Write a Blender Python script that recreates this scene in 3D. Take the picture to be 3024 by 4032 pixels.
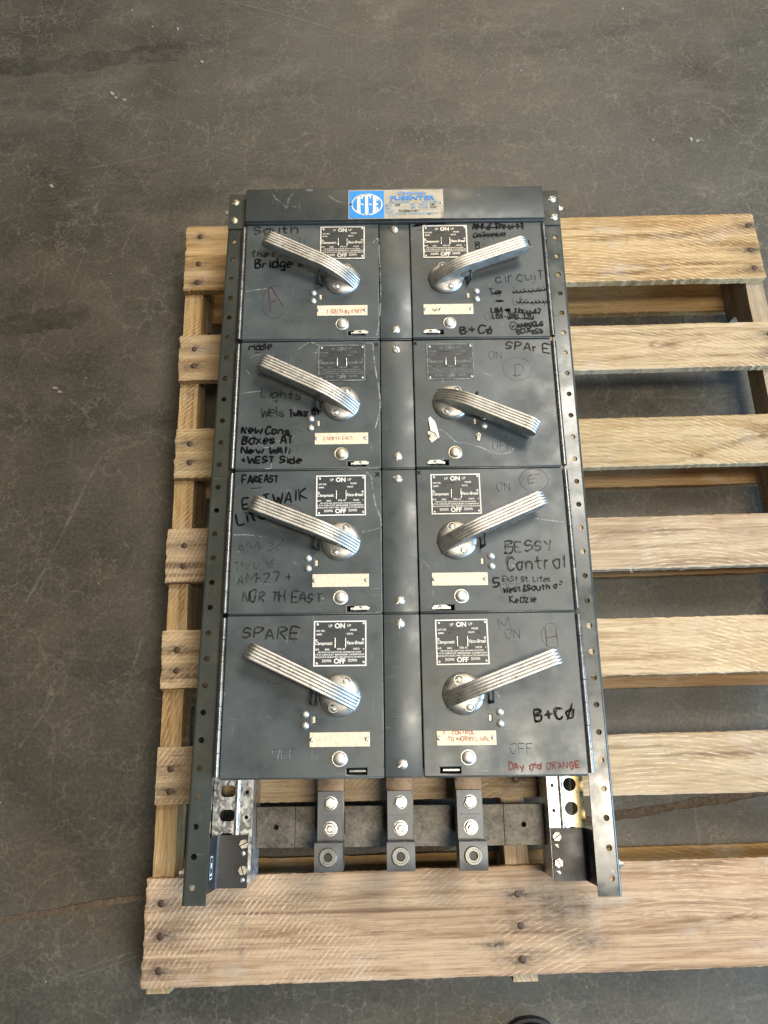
import bpy, bmesh, math, random
import numpy as np
from mathutils import Vector, Matrix
random.seed(7); np.random.seed(7)
R = math.radians
for o in list(bpy.data.objects): bpy.data.objects.remove(o)
scn = bpy.context.scene
col = scn.collection

# ------------------------------------------------------------------ camera
CAM = (0.3335949, 0.3003669, 1.2911370); EUL = (0.3115486, 0.0040691, -0.0299536); FPX = 3045.091
cd = bpy.data.cameras.new('camera'); co = bpy.data.objects.new('camera', cd); col.objects.link(co)
cd.sensor_fit = 'VERTICAL'; cd.sensor_height = 32; cd.lens = 32 * FPX / 4032; cd.clip_start = .01; cd.clip_end = 200
co.location = CAM; co.rotation_euler = EUL; scn.camera = co
# ------------------------------------------------------------------ light (inside a warehouse: ceiling fixture, dock door)
w = bpy.data.worlds.new('World'); scn.world = w; w.use_nodes = True
bg = w.node_tree.nodes['Background']; bg.inputs[0].default_value = (.44, .43, .41, 1); bg.inputs[1].default_value = .13
def area(name, loc, target, sx, sy, power, color):
    l = bpy.data.lights.new(name, 'AREA'); l.shape = 'RECTANGLE'; l.size = sx; l.size_y = sy; l.energy = power; l.color = color
    o = bpy.data.objects.new(name, l); col.objects.link(o); o.location = loc
    o.rotation_euler = (Vector(target) - Vector(loc)).to_track_quat('-Z', 'Y').to_euler(); return o
area('overhead_key_lamp', (2.2, 2.5, 4.6), (.4, .6, 0), 1.7, 1.3, 190, (1, .94, .84))  # added overhead key light for soft shadows; its source is unseen
area('ceiling_fixture_lamp', (1.28, .06, 3.6), (1.28, .06, 0), 1.3, .50, 98, (1, .90, .74))
area('far_ceiling_lamp', (.9, 5.7, 3.6), (.4, 1.0, 0), 2.2, 1.4, 110, (1, .80, .55))
area('dock_door_daylight', (5.6, -1.3, 1.7), (.5, .5, .2), 3.6, 2.8, 760, (.42, .68, 1))
# ------------------------------------------------------------------ exposure
scn.view_settings.view_transform = 'Standard'; scn.view_settings.look = 'None'; scn.view_settings.gamma = 1
scn.view_settings.exposure = 0.0; scn.view_settings.use_curve_mapping = False
scn.render.engine = 'CYCLES'; scn.render.resolution_x = 768; scn.render.resolution_y = 1024

# ------------------------------------------------------------------ pixel -> place
_M = Matrix.Rotation(EUL[2], 3, 'Z') @ Matrix.Rotation(EUL[1], 3, 'Y') @ Matrix.Rotation(EUL[0], 3, 'X')
YAW, PX, PY, ZP = -0.01854064, 0.3673311, 1.1024524, .121
def W(u, v, z):
    r = _M @ Vector(((u - 1512) / FPX, (2016 - v) / FPX, -1)); t = (z - CAM[2]) / r.z
    return Vector(CAM) + t * r
ZOOM = {1:(860,700,700/1659),2:(1480,700,780/1659),3:(860,1310,700/1659),4:(1480,1310,820/1659),5:(840,1820,720/1659),6:(1480,1820,860/1659),7:(800,2380,760/1659),8:(1480,2380,920/1659),9:(680,2980,880/1659),10:(1480,2980,1080/1659)}
def loc2(p):
    c, s = math.cos(YAW), math.sin(YAW); x, y = p.x - PX, p.y - PY
    return Vector((c*x + s*y, -s*x + c*y))
def q(zm, x, y, z):                    # point on the panelboard (local metres) at local height z
    a, b, s = ZOOM[zm]; return loc2(W(a + x*s, b + y*s, z + ZP))

# ------------------------------------------------------------------ materials
def newmat(name):
    m = bpy.data.materials.new(name); m.use_nodes = True; nt = m.node_tree; nt.nodes.clear()
    out = nt.nodes.new('ShaderNodeOutputMaterial'); b = nt.nodes.new('ShaderNodeBsdfPrincipled')
    nt.links.new(b.outputs[0], out.inputs[0]); return m, nt, b
class G:
    def __init__(s, nt): s.nt = nt
    def n(s, t, **k):
        x = s.nt.nodes.new('ShaderNode' + t)
        for a, v in k.items():
            if a.startswith('i_'):
                key = a[2:].replace('_', ' ')
                inp = x.inputs[int(key)] if key.isdigit() else x.inputs[key]
                if hasattr(v, 'is_output') : s.nt.links.new(v, inp)
                else: inp.default_value = v
            else: setattr(x, a, v)
        return x
    def link(s, a, b): s.nt.links.new(a, b)
    def coord(s, kind='Object', scale=(1,1,1), rot=(0,0,0), off=None, loc=(0,0,0)):
        c = s.n('TexCoord').outputs[kind]
        if off is not None: c = s.n('VectorMath', operation='ADD', i_0=c, i_1=off).outputs[0]
        return s.n('Mapping', i_Vector=c, i_Scale=scale, i_Rotation=rot, i_Location=loc).outputs[0]
    def noise(s, vec, scale, detail=4, rough=.55, dist=0):
        return s.n('TexNoise', i_Vector=vec, i_Scale=scale, i_Detail=detail, i_Roughness=rough, i_Distortion=dist).outputs['Fac']
    def mr(s, v, a, b, c=0., d=1.): return s.n('MapRange', i_0=v, i_1=a, i_2=b, i_3=c, i_4=d).outputs[0]
    def mul(s, a, b): return s.n('Math', operation='MULTIPLY', i_0=a, i_1=b).outputs[0]
    def add(s, a, b): return s.n('Math', operation='ADD', i_0=a, i_1=b, use_clamp=True).outputs[0]
    def mix(s, f, a, b, mode='MIX'):
        x = s.n('Mix', data_type='RGBA', blend_type=mode)
        for i, v in ((0, f), (6, a), (7, b)):
            if hasattr(v, 'is_output'): s.link(v, x.inputs[i])
            else: x.inputs[i].default_value = v if i == 0 else ((*v, 1) if len(v) == 3 else v)
        return x.outputs[2]
    def bump(s, h, strength, dist=.001): return s.n('Bump', i_Height=h, i_Strength=strength, i_Distance=dist).outputs[0]
def orand(g, k=37.):
    r = g.n('ObjectInfo').outputs['Random']; return g.n('CombineXYZ', i_0=g.mul(r, k), i_1=g.mul(r, k*1.7), i_2=g.mul(r, k*.6)).outputs[0]

def paint(name, c1, c2, rough=.34, wear=.0, spec=.5):
    m, nt, b = newmat(name); g = G(nt); v = g.coord(off=orand(g))
    n1 = g.noise(v, 9, 5, .6); n2 = g.noise(v, 60, 4, .6); n3 = g.noise(v, 900, 2)
    c = g.mix(g.mr(n1, .35, .68), c1, c2)
    c = g.mix(g.mul(g.mr(n2, .62, .75), .35), c, (c2[0]*1.7, c2[1]*1.6, c2[2]*1.5))
    c = g.mix(g.mul(g.mr(g.noise(g.coord(scale=(7, 3, 5), off=orand(g, 19.)), 1, 6, .7), .50, .74), .75), c, (c1[0]*1.5, c1[1]*1.35, c1[2]*1.05))
    c = g.mix(g.mul(g.mr(g.noise(v, 5, 6, .7), .46, .32), .55), c, (c1[0]*.5, c1[1]*.5, c1[2]*.48))
    vo = g.n('TexVoronoi', i_Vector=v, i_Scale=42.); c = g.mix(g.mul(g.mr(vo.outputs['Distance'], .10, .05), g.mr(g.n('SeparateColor', i_0=vo.outputs['Color']).outputs[0], .84, .86)), c, (.16, .16, .15))
    # fine rub marks
    vs = g.coord(scale=(30, 420, 60), rot=(0, 0, .9), off=orand(g)); sc = g.noise(vs, 1, 3, .5)
    c = g.mix(g.mul(g.mr(sc, .70, .74), .25 + wear), c, (.22, .22, .21))
    vs2 = g.coord(scale=(500, 26, 60), rot=(0, 0, .35), off=orand(g)); sc2 = g.noise(vs2, 1, 2, .5)
    c = g.mix(g.mul(g.mr(sc2, .73, .76), .2 + wear), c, (.25, .25, .24))
    g.link(c, b.inputs['Base Color'])
    g.link(g.mr(g.noise(v, 26, 4), .3, .7, rough - .08, rough + .16), b.inputs['Roughness'])
    b.inputs['Specular IOR Level'].default_value = spec
    g.link(g.bump(g.add(g.mul(n3, .06), g.mul(g.noise(v, 30, 2), .8)), .10, .0010), b.inputs['Normal']); return m
def metal(name, c1, c2, rough, scale=60, met=1., bumps=.15, dirt=None):
    m, nt, b = newmat(name); g = G(nt); v = g.coord(off=orand(g))
    n1 = g.noise(v, scale, 5, .65); n2 = g.noise(v, scale*9, 3)
    c = g.mix(g.mr(n1, .35, .65), c1, c2)
    if dirt: c = g.mix(g.mul(g.mr(g.noise(v, scale*2.2, 6, .7), .55, .7), .8), c, dirt)
    g.link(c, b.inputs['Base Color']); b.inputs['Metallic'].default_value = met
    g.link(g.mr(n1, .3, .7, rough - .07, rough + .12), b.inputs['Roughness'])
    g.link(g.bump(n2, bumps, .0004), b.inputs['Normal']); return m
def flat(name, c, rough=.6, met=0., noise=.12):
    m, nt, b = newmat(name); g = G(nt); v = g.coord()
    g.link(g.mix(g.mr(g.noise(v, 180, 4), .3, .7), tuple(x*(1-noise) for x in c), tuple(min(1, x*(1+noise)) for x in c)), b.inputs['Base Color'])
    b.inputs['Roughness'].default_value = rough; b.inputs['Metallic'].default_value = met; return m
def ink(name, c, alpha, lo, hi, rough=.5, scale=420):
    m, nt, b = newmat(name); g = G(nt); v = g.coord()
    b.inputs['Base Color'].default_value = (*c, 1); b.inputs['Roughness'].default_value = rough; b.inputs['Specular IOR Level'].default_value = .12
    a = g.mul(g.mr(g.add(g.mul(g.noise(v, scale, 3), .5), g.mul(g.noise(v, scale*.2, 3), .5)), lo, hi), alpha)
    g.link(a, b.inputs['Alpha']); return m

MAT = dict(
 door=paint('blue_grey_enamel', (.041, .0500, .0512), (.063, .0745, .0760), .35, .12),
 rail=paint('olive_grey_enamel', (.040, .045, .040), (.056, .063, .058), .18, .08),
 header=paint('dark_grey_enamel', (.035, .040, .0395), (.049, .055, .054), .36, .2),
 black=paint('black_enamel', (.010, .011, .012), (.016, .017, .018), .42, .0),
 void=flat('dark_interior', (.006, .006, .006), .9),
 alu=metal('cast_aluminium', (.36, .35, .32), (.50, .485, .45), .44, 45, .92, .10, (.17, .15, .12)),
 steel=metal('worn_zinc_steel', (.50, .49, .45), (.62, .60, .55), .46, 120, .85, .1),
 brightsteel=metal('bright_zinc_steel', (.50, .49, .46), (.64, .63, .59), .36, 120, .95, .08),
 hinge=metal('hinge_steel', (.15, .152, .150), (.24, .24, .235), .30, 70, .85, .04, (.08, .07, .06)),
 brass=metal('tarnished_screw_steel', (.46, .42, .33), (.60, .55, .45), .44, 150, .9, .1),
 lug=metal('dull_lug_aluminium', (.085, .088, .092), (.125, .13, .135), .42, 40, .6, .1),
 socket=metal('socket_screw_steel', (.16, .16, .15), (.24, .24, .225), .40, 90, .8, .1),
 copper=metal('oxidised_copper_bar', (.13, .085, .055), (.26, .19, .125), .46, 70, .6, .2, (.04, .028, .02)),
 card=flat('cream_card', (.66, .56, .41), .55, 0, .16),
 platebk=flat('black_nameplate_enamel', (.022, .026, .028), .42),
 platesv=metal('etched_nameplate_metal', (.62, .60, .54), (.78, .76, .70), .36, 90, .6, .05),
 silver=metal('aged_label_foil', (.30, .28, .225), (.42, .39, .32), .46, 40, .5, .2),
 blue=flat('blue_label_print', (.006, .22, .62), .4, 0, .08),
 white=flat('white_nameplate_print', (.72, .71, .66), .5, 0, .06),
 whitefade=ink('faded_white_print', (.42, .43, .42), .6, .34, .66),
 stamp=flat('dark_stamped_print', (.007, .008, .008), .6),
 stampblue=ink('worn_blue_print', (.05, .27, .52), .9, .28, .55),
 stampgrey=flat('stamped_grey_mark', (.06, .062, .065), .6),
 marker=ink('black_marker', (.004, .004, .005), 1., .05, .25, .38),
 markerfade=ink('faded_black_marker', (.010, .010, .009), .85, .34, .62),
 markerfaint=ink('rubbed_black_marker', (.012, .012, .011), .6, .40, .66),
 brownmark=ink('faded_brown_marker', (.018, .012, .006), .9, .25, .55),
 redpen=ink('red_pen', (.10, .008, .012), .7, .3, .6),
 redmark=ink('faded_red_marker', (.20, .035, .028), .85, .34, .60),
 pen=ink('thin_dark_pen', (.020, .006, .008), .6, .34, .62),
 cardpen=ink('red_card_pen', (.36, .10, .05), .85, .25, .55),
 scratch=ink('paint_scratch', (.52, .53, .50), .75, .40, .66, .5, 300),
 scuff=ink('paint_scuff', (.42, .43, .42), .5, .44, .72, .5, 260),
 nail=metal('rusty_nail', (.055, .035, .026), (.11, .072, .052), .55, 300, .5, .4),
 paper=flat('torn_white_paper', (.75, .72, .66), .8, 0, .06),
)
# raised lettering: the same enamel, rubbed lighter on the crests; door returns use it as painted edge light
MAT['emboss'] = paint('rubbed_and_edge_lit_enamel', (.05, .058, .06), (.075, .084, .087), .32, .1)

def galv(name, yellow):
    m, nt, b = newmat(name); g = G(nt); v = g.coord(scale=(1, .6, 1), off=orand(g))
    vv = g.n('VectorMath', operation='ADD', i_0=v, i_1=g.n('VectorMath', operation='SCALE', i_0=g.n('TexNoise', i_Vector=v, i_Scale=220.).outputs['Color'], i_3=.004).outputs[0]).outputs[0]
    vo = g.n('TexVoronoi', i_Vector=vv, i_Scale=330.).outputs['Color']; sp = g.n('SeparateColor', i_0=vo).outputs[0]
    c = g.mix(g.mr(sp, .25, .8), (.30, .30, .29), (.62, .62, .60))
    c = g.mix(g.mul(g.mr(g.noise(v, 160, 5, .7), .54, .70), .45), c, (.13, .12, .10))
    if yellow:  # warm lamp glare painted into the colour, growing to the right
        x = g.n('SeparateXYZ', i_0=g.n('TexCoord').outputs['Object']).outputs[0]
        f = g.mul(g.mr(g.add(g.mr(x, .212, .245), g.mul(g.noise(v, 40, 4), .5)), .55, 1.0), .9)
        c = g.mix(g.mul(f, .85), c, (.72, .48, .12))
        c = g.mix(g.mul(g.mr(g.noise(v, 210, 5, .7), .58, .66), f), c, (.10, .07, .04))
    g.link(c, b.inputs['Base Color']); b.inputs['Metallic'].default_value = .75
    g.link(g.mr(sp, 0, 1, .26, .46), b.inputs['Roughness']); return m
MAT['galv'] = galv('galvanised_steel', False); MAT['galvy'] = galv('warm_glare_galvanised_steel', True)

def board_mat():
    m, nt, b = newmat('worn_plate_composite'); g = G(nt); v = g.coord()
    x = g.n('SeparateXYZ', i_0=v).outputs[0]
    n = g.noise(v, 45, 7, .72); n2 = g.noise(v, 260, 5, .7)
    c = g.mix(g.mr(g.add(g.mul(n, .6), g.mul(n2, .4)), .40, .62), (.042, .038, .031), (.165, .148, .12))
    dk = g.mr(g.add(x, g.mul(g.noise(v, 30, 4), .03)), -.13, -.09)
    c = g.mix(dk, (.014, .014, .013), c)
    g.link(c, b.inputs['Base Color']); b.inputs['Roughness'].default_value = .5; b.inputs['Metallic'].default_value = .25
    g.link(g.bump(n2, .3, .0006), b.inputs['Normal']); return m
MAT['composite'] = board_mat()

def wood(name, light, mid, dark, saw=1.0, side=False):
    m, nt, b = newmat(name); g = G(nt); rnd = orand(g, 11.)
    base = g.coord(off=rnd)
    at = g.n('Attribute', attribute_name='stain').outputs['Fac']; kn = g.n('Attribute', attribute_name='knot').outputs['Fac']
    wv = g.n('Attribute', attribute_name='grain').outputs['Fac']     # grain coordinate across the board, bent round knots
    xyz = g.n('SeparateXYZ', i_0=base)
    gv = g.n('CombineXYZ', i_0=g.mul(xyz.outputs[0], 3.4), i_1=g.mul(g.n('Math', operation='ADD', i_0=wv, i_1=g.mul(g.n('ObjectInfo').outputs['Random'], 9.)).outputs[0], 95.), i_2=xyz.outputs[2]).outputs[0]
    gr = g.noise(gv, 1., 5, .6, .3)
    gf = g.noise(g.coord(scale=(25, 700, 300), off=rnd), 1., 3, .6)
    blot = g.noise(g.coord(scale=(4, 14, 9), off=rnd), 1., 4, .6)
    gr2 = g.noise(g.n('CombineXYZ', i_0=g.mul(xyz.outputs[0], 13.), i_1=g.mul(wv, 330.), i_2=g.mul(g.n('ObjectInfo').outputs['Random'], 40.)).outputs[0], 1., 4, .6, .2)
    c = g.mix(g.mr(gr, .40, .58), mid, light)
    c = g.mix(g.mul(g.mr(gr2, .56, .66), .45), c, dark)
    c = g.mix(g.mul(g.mr(g.noise(g.coord(scale=(3, 30, 9), off=rnd), 1.3, 5, .7), .55, .70), .6), c, (dark[0]*1.25, dark[1]*1.0, dark[2]*.7))
    c = g.mix(g.mul(g.mr(gr, .42, .28), .8), c, dark)
    c = g.mix(g.mul(g.mr(gf, .48, .70), .38), c, dark)
    c = g.mix(g.mul(g.mr(blot, .52, .72), .42), c, (mid[0]*.80, mid[1]*.62, mid[2]*.42))
    c = g.mix(g.mul(g.mr(g.noise(g.coord(scale=(6, 10, 8), off=rnd), 1.7, 5, .65), .55, .75), .5), c, (.46, .43, .39))
    # saw marks: arcs of a circular blade
    sv = g.coord(scale=(1, 1, 1), off=g.n('VectorMath', operation='ADD', i_0=g.n('VectorMath', operation='SCALE', i_0=rnd, i_3=.03).outputs[0], i_1=(-.3, .36, 0)).outputs[0])
    ring = g.n('TexWave', wave_type='RINGS', rings_direction='Z', i_Vector=sv, i_Scale=50., i_Distortion=2.0, i_Detail=2., i_Detail_Scale=.6).outputs['Fac']
    mask = g.mul(g.mr(g.noise(base, 7, 4, .6), .42, .6), g.mr(g.noise(g.coord(scale=(60, 160, 60), off=rnd), 1., 3), .38, .62))
    saws = g.mul(g.mr(ring, .62, .92), mask)
    c = g.mix(g.mul(saws, .95*saw), c, (min(1, light[0]*1.28), min(1, light[1]*1.3), min(1, light[2]*1.4)))
    c = g.mix(g.mul(g.mr(g.noise(g.coord(scale=(38, 60, 50), off=rnd), 1., 6, .75), .56, .72), .5), c, (dark[0]*1.5, dark[1]*1.5, dark[2]*1.6))
    c = g.mix(g.mul(g.mr(g.noise(g.coord(scale=(130, 160, 100), off=rnd), 1., 6, .75), .60, .72), .45), c, dark)
    hs = g.n('HueSaturation', i_Hue=g.mr(g.n('ObjectInfo').outputs['Random'], 0., 1., .493, .502), i_Saturation=g.mr(g.mul(g.n('ObjectInfo').outputs['Random'], 1.), 0., 1., .98, 1.14), i_Value=g.mr(g.n('Math', operation='FRACT', i_0=g.mul(g.n('ObjectInfo').outputs['Random'], 7.3)).outputs[0], 0., 1., .88, 1.1), i_Color=c)
    c = hs.outputs[0]
    c = g.mix(kn, c, (.13, .065, .03))
    at = g.mul(at, g.mr(g.noise(g.coord(scale=(90, 210, 90), rot=(0, 0, .7), off=rnd), 1., 4, .7), .36, .60, .5, 1.3))
    c = g.mix(at, c, (.035, .030, .028))
    g.link(c, b.inputs['Base Color']); b.inputs['Roughness'].default_value = .78; b.inputs['Specular IOR Level'].default_value = .25
    h = g.add(g.mul(saws, .6), g.add(g.mul(gr, .4), g.mul(g.noise(g.coord(scale=(200, 420, 300), off=rnd), 1., 4, .7), .5)))
    g.link(g.bump(h, .55, .0016), b.inputs['Normal']); return m
WOODS = [wood('pale_sawn_pine', (.50, .37, .205), (.345, .235, .115), (.11, .068, .032)),
         wood('cream_sawn_poplar', (.52, .41, .265), (.385, .288, .172), (.135, .092, .053)),
         wood('pinkish_sawn_pine', (.49, .36, .23), (.345, .237, .14), (.12, .074, .042)),
         wood('ochre_oak', (.33, .225, .115), (.25, .16, .075), (.13, .08, .037), .6),
         wood('greyed_board', (.40, .33, .25), (.30, .24, .175), (.15, .115, .08), .6)]

def concrete():
    m, nt, b = newmat('sealed_crazed_concrete'); g = G(nt); v = g.coord()
    def craze(scale, lo, hi, dist):
        d = g.n('TexNoise', i_Vector=v, i_Scale=scale*1.3, i_Detail=4., i_Roughness=.65).outputs['Color']
        d = g.n('VectorMath', operation='SUBTRACT', i_0=d, i_1=(.5, .5, .5)).outputs[0]
        vv = g.n('VectorMath', operation='ADD', i_0=v, i_1=g.n('VectorMath', operation='SCALE', i_0=d, i_3=dist/scale).outputs[0]).outputs[0]
        e = g.n('TexVoronoi', feature='DISTANCE_TO_EDGE', i_Vector=vv, i_Scale=scale).outputs['Distance']
        return g.mr(e, lo, hi, 1., 0.)
    a = g.mul(craze(18, .003, .026, 1.1), g.mr(g.noise(v, 6, 5, .65), .38, .62))
    bb = g.mul(craze(50, .004, .05, 1.2), g.mr(g.noise(v, 5, 5, .65), .46, .66))
    cc = g.mul(craze(8, .002, .012, 1.0), g.mr(g.noise(v, 4.3, 3), .36, .55))
    n1 = g.noise(v, 1.6, 5, .6); n2 = g.noise(v, 7, 6, .65); n3 = g.noise(v, 170, 5, .7); n4 = g.noise(v, 900, 2)
    c = g.mix(g.mr(n1, .35, .65), (.045, .041, .031), (.067, .063, .052))
    c = g.mix(g.mul(g.mr(n2, .50, .72), .6), c, (.094, .085, .066))
    c = g.mix(g.mul(g.mr(n2, .44, .30), .55), c, (.026, .024, .020))
    c = g.mix(g.mul(g.mr(g.noise(v, 2.3, 6, .7), .46, .64), .65), c, (.090, .079, .058))
    c = g.mix(g.mul(g.mr(g.noise(g.coord(scale=(1, 2.2, 1), rot=(0, 0, .5)), 3.1, 7, .75), .56, .74), .55), c, (.15, .138, .115))
    c = g.mix(g.mul(g.mr(g.noise(g.coord(scale=(1, 3, 1), rot=(0, 0, -.2)), 2.1, 6, .7), .52, .66), .65), c, (.026, .025, .022))
    c = g.mix(g.mul(g.mr(n3, .50, .68), .45), c, (.124, .113, .088))
    c = g.mix(g.mul(g.mr(n3, .46, .34), .40), c, (.020, .019, .016))
    crk = g.add(g.mul(a, .55), g.add(g.mul(bb, .34), g.mul(cc, .42)))
    # within reach of the saw joint the crazing is dark instead of pale
    c = g.mix(g.mul(crk, .66), c, (.215, .192, .145))
    # specks
    sp = g.n('TexVoronoi', i_Vector=v, i_Scale=34.); spk = g.mul(g.mr(sp.outputs['Distance'], .045, .02), g.mr(g.n('SeparateColor', i_0=sp.outputs['Color']).outputs[0], .62, .66))
    c = g.mix(g.mul(spk, .8), c, (.42, .40, .36))
    # long faint drag marks
    dr = g.noise(g.coord(scale=(90, 2.2, 1), rot=(0, 0, R(-33))), 1, 2); c = g.mix(g.mul(g.mr(dr, .72, .76), .22), c, (.2, .19, .165))
    dr2 = g.noise(g.coord(scale=(2.0, 80, 1), rot=(0, 0, R(-15))), 1, 2); c = g.mix(g.mul(g.mr(dr2, .72, .76), .18), c, (.2, .19, .165))
    g.link(c, b.inputs['Base Color'])
    g.link(g.mr(n2, .3, .7, .40, .62), b.inputs['Roughness']); b.inputs['Specular IOR Level'].default_value = .38
    g.link(g.bump(g.add(g.mul(n3, .6), g.add(g.mul(crk, -.3), g.mul(n4, .25))), .35, .0012), b.inputs['Normal']); return m
MAT['concrete'] = concrete()
MAT['joint'] = flat('dusty_joint_filler', (.095, .070, .048), .85, 0, .35)
MAT['floorscratch'] = ink('floor_scratch', (.26, .25, .22), .45, .40, .66, .6, 120)
MAT['floordark'] = ink('floor_dark_rub', (.02, .019, .018), .35, .36, .66, .6, 40)

# ------------------------------------------------------------------ mesh helpers
def mk(name, bm, mat, parent=None, smooth=None, loc=(0,0,0), rz=0):
    me = bm if isinstance(bm, bpy.types.Mesh) else bpy.data.meshes.new(name)
    if not isinstance(bm, bpy.types.Mesh):
        bmesh.ops.recalc_face_normals(bm, faces=bm.faces); bm.to_mesh(me); bm.free()
    if smooth is not None:
        me.polygons.foreach_set('use_smooth', [True]*len(me.polygons))
        try: me.set_sharp_from_angle(angle=R(smooth))
        except Exception: pass
    for mm in (mat if isinstance(mat, (list, tuple)) else [mat]):
        if len(me.materials) < (len(mat) if isinstance(mat, (list, tuple)) else 1): me.materials.append(MAT[mm] if isinstance(mm, str) else mm)
    o = bpy.data.objects.new(name, me); col.objects.link(o); o.parent = parent; o.location = loc; o.rotation_euler = (0, 0, rz); return o
def inst(name, src, parent, loc, rz=0, mat=None):
    o = src.copy()
    if mat: o.data = o.data.copy(); o.data.materials[0] = MAT[mat]
    o.name = name; col.objects.link(o); o.parent = parent; o.location = loc; o.rotation_euler = (0, 0, rz); return o
def tag(o, label, cat, group=None, kind=None):
    o['label'] = label; o['category'] = cat
    if group: o['group'] = group
    if kind: o['kind'] = kind
def box(bm, x0, x1, y0, y1, z0, z1, bev=0, seg=2):
    r = bmesh.ops.create_cube(bm, size=1, matrix=Matrix.Translation(((x0+x1)/2, (y0+y1)/2, (z0+z1)/2)) @ Matrix.Diagonal((x1-x0, y1-y0, z1-z0, 1)))
    if bev:
        es = list({e for v in r['verts'] for e in v.link_edges})
        bmesh.ops.bevel(bm, geom=es, offset=bev, segments=seg, affect='EDGES', profile=.5)
def lathe(bm, prof, n=24, x=0, y=0, z=0, hexes=False):
    rows = []
    for r, h in prof:
        rows.append([bm.verts.new((x + r*math.cos(2*math.pi*i/n), y + r*math.sin(2*math.pi*i/n), z + h)) for i in range(n)] if r > 1e-7 else [bm.verts.new((x, y, z + h))])
    for a, b in zip(rows, rows[1:]):
        for i in range(n):
            j = (i+1) % n
            if len(a) == 1: bm.faces.new((a[0], b[i], b[j]))
            elif len(b) == 1: bm.faces.new((a[i], a[j], b[0]))
            else: bm.faces.new((a[i], a[j], b[j], b[i]))
def rect(x0, x1, y0, y1): return [(x0, y0), (x1, y0), (x1, y1), (x0, y1)]
def circ(x, y, r, n=16, a0=0): return [(x + r*math.cos(a0 + 2*math.pi*i/n), y + r*math.sin(a0 + 2*math.pi*i/n)) for i in range(n)]
def rrect(x0, x1, y0, y1, r, n=4):
    p = []
    for cx, cy, a in ((x1-r, y1-r, 0), (x0+r, y1-r, 90), (x0+r, y0+r, 180), (x1-r, y0+r, 270)):
        p += [(cx + r*math.cos(R(a + 90*i/n)), cy + r*math.sin(R(a + 90*i/n))) for i in range(n+1)]
    return p
dg = None
def evalmesh(cu):
    o = bpy.data.objects.new('t', cu); col.objects.link(o); d = bpy.context.evaluated_depsgraph_get()
    me = bpy.data.meshes.new_from_object(o.evaluated_get(d)); bpy.data.objects.remove(o); bpy.data.curves.remove(cu); me.materials.clear(); return me
def plate_bm(outline, holes, z0, z1, bevel=0, bm=None):
    cu = bpy.data.curves.new('t', 'CURVE'); cu.dimensions = '2D'; cu.fill_mode = 'BOTH'
    cu.extrude = (z1-z0)/2 - bevel; cu.bevel_depth = bevel; cu.bevel_resolution = 1; cu.offset = -bevel
    for pts in [outline] + list(holes):
        s = cu.splines.new('POLY'); s.points.add(len(pts)-1); s.use_cyclic_u = True
        for p, c in zip(s.points, pts): p.co = (c[0], c[1], 0, 1)
    me = evalmesh(cu); me.transform(Matrix.Translation((0, 0, (z0+z1)/2)))
    if bm is None: bm = bmesh.new()
    bm.from_mesh(me); bpy.data.meshes.remove(me); return bm
_tc = {}
def text_verts(s, bold=0, shear=0):
    k = (s, bold, shear)
    if k not in _tc:
        cu = bpy.data.curves.new('t', 'FONT'); cu.body = s; cu.fill_mode = 'FRONT'; cu.offset = bold; cu.shear = shear; cu.resolution_u = 3
        me = evalmesh(cu); n = len(me.vertices); a = np.empty(n*3); me.vertices.foreach_get('co', a)
        a = a.reshape(-1, 3)[:, :2]; _tc[k] = (a, [tuple(p.vertices) for p in me.polygons]); bpy.data.meshes.remove(me)
    return _tc[k]
def text_into(bm, s, x0, x1, y0, y1, z, bold=0, shear=0, flip=False):
    """fit a line of type into the box (y0 = baseline, y1 = cap height)"""
    a, f = text_verts(s, bold, shear)
    lo = a.min(0); hi = a.max(0); desc = any(c in 'pgy' for c in s)
    yb = 0.0; yt = hi[1]
    X = x0 + (a[:, 0]-lo[0])/(hi[0]-lo[0])*(x1-x0); Y = y0 + (a[:, 1]-yb)/(yt-yb)*(y1-y0)
    if flip: X = x0 + x1 - X; Y = y0 + y1 - Y
    vs = [bm.verts.new((X[i], Y[i], z)) for i in range(len(a))]
    for p in f:
        try: bm.faces.new([vs[i] for i in p])
        except ValueError: pass

# single-stroke hand lettering (x 0..6, baseline 2, x-height 6, caps 8)
GL = {'A':'022842 1434','B':'0208 08384726051525 05354432021202','C':'47381806041232 3243','D':'0208 08284644220202','E':'480802 0535 0242','F':'480802 0535','G':'473818060412324445 4525',
'H':'0208 4842 0545','I':'2822','K':'0208 480542','L':'080242','M':'0208244842','N':'02084248','O':'2807041232464828','P':'0208 08384725 2505','R':'0208 08384715 1542','S':'473818061535443312 1203',
'T':'0848 2822','U':'0804123243 4348','V':'082248','W':'08122632 3248','X':'0248 0842','Y':'0825 4822','Z':'08480242','a':'4516030212324 6 4642','b':'0802 05264532 3202','c':'45260403122243','d':'4842 4516030212 1242','e':'04444526150312 1232',
'f':'4738282 2 1535','g':'45160403122344 464030 3010','h':'0802 04264542','i':'2622 2727','k':'0802 4604 0442','l':'2822','m':'0602 0516252 2 2536454 2','n':'0602 05264542','o':'2605041232454626','p':'0600 05264532 3202','r':'0602 05264 6','s':'45260524433212 1203',
't':'2823324 2 0646','u':'06031232 4642','v':'062246','w':'0612253 2 3246','x':'0246 0642','y':'0622 4610','z':'06460242','0':'280704123246 4828','1':'172822','2':'0728484602 0242','3':'0838 3847251 5 25443212 1203','4':'38044 4 3832','5':'480805254432 3202','6':'48260402324 4 4415','7':'084822','9':'45160738 4842',
'+':'2327 0545','-':'1535','&':'42163826 26031243','.':'2222','o/':'2605041232454626 0149',"'":'2827','(':'3815133 2'}
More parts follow.
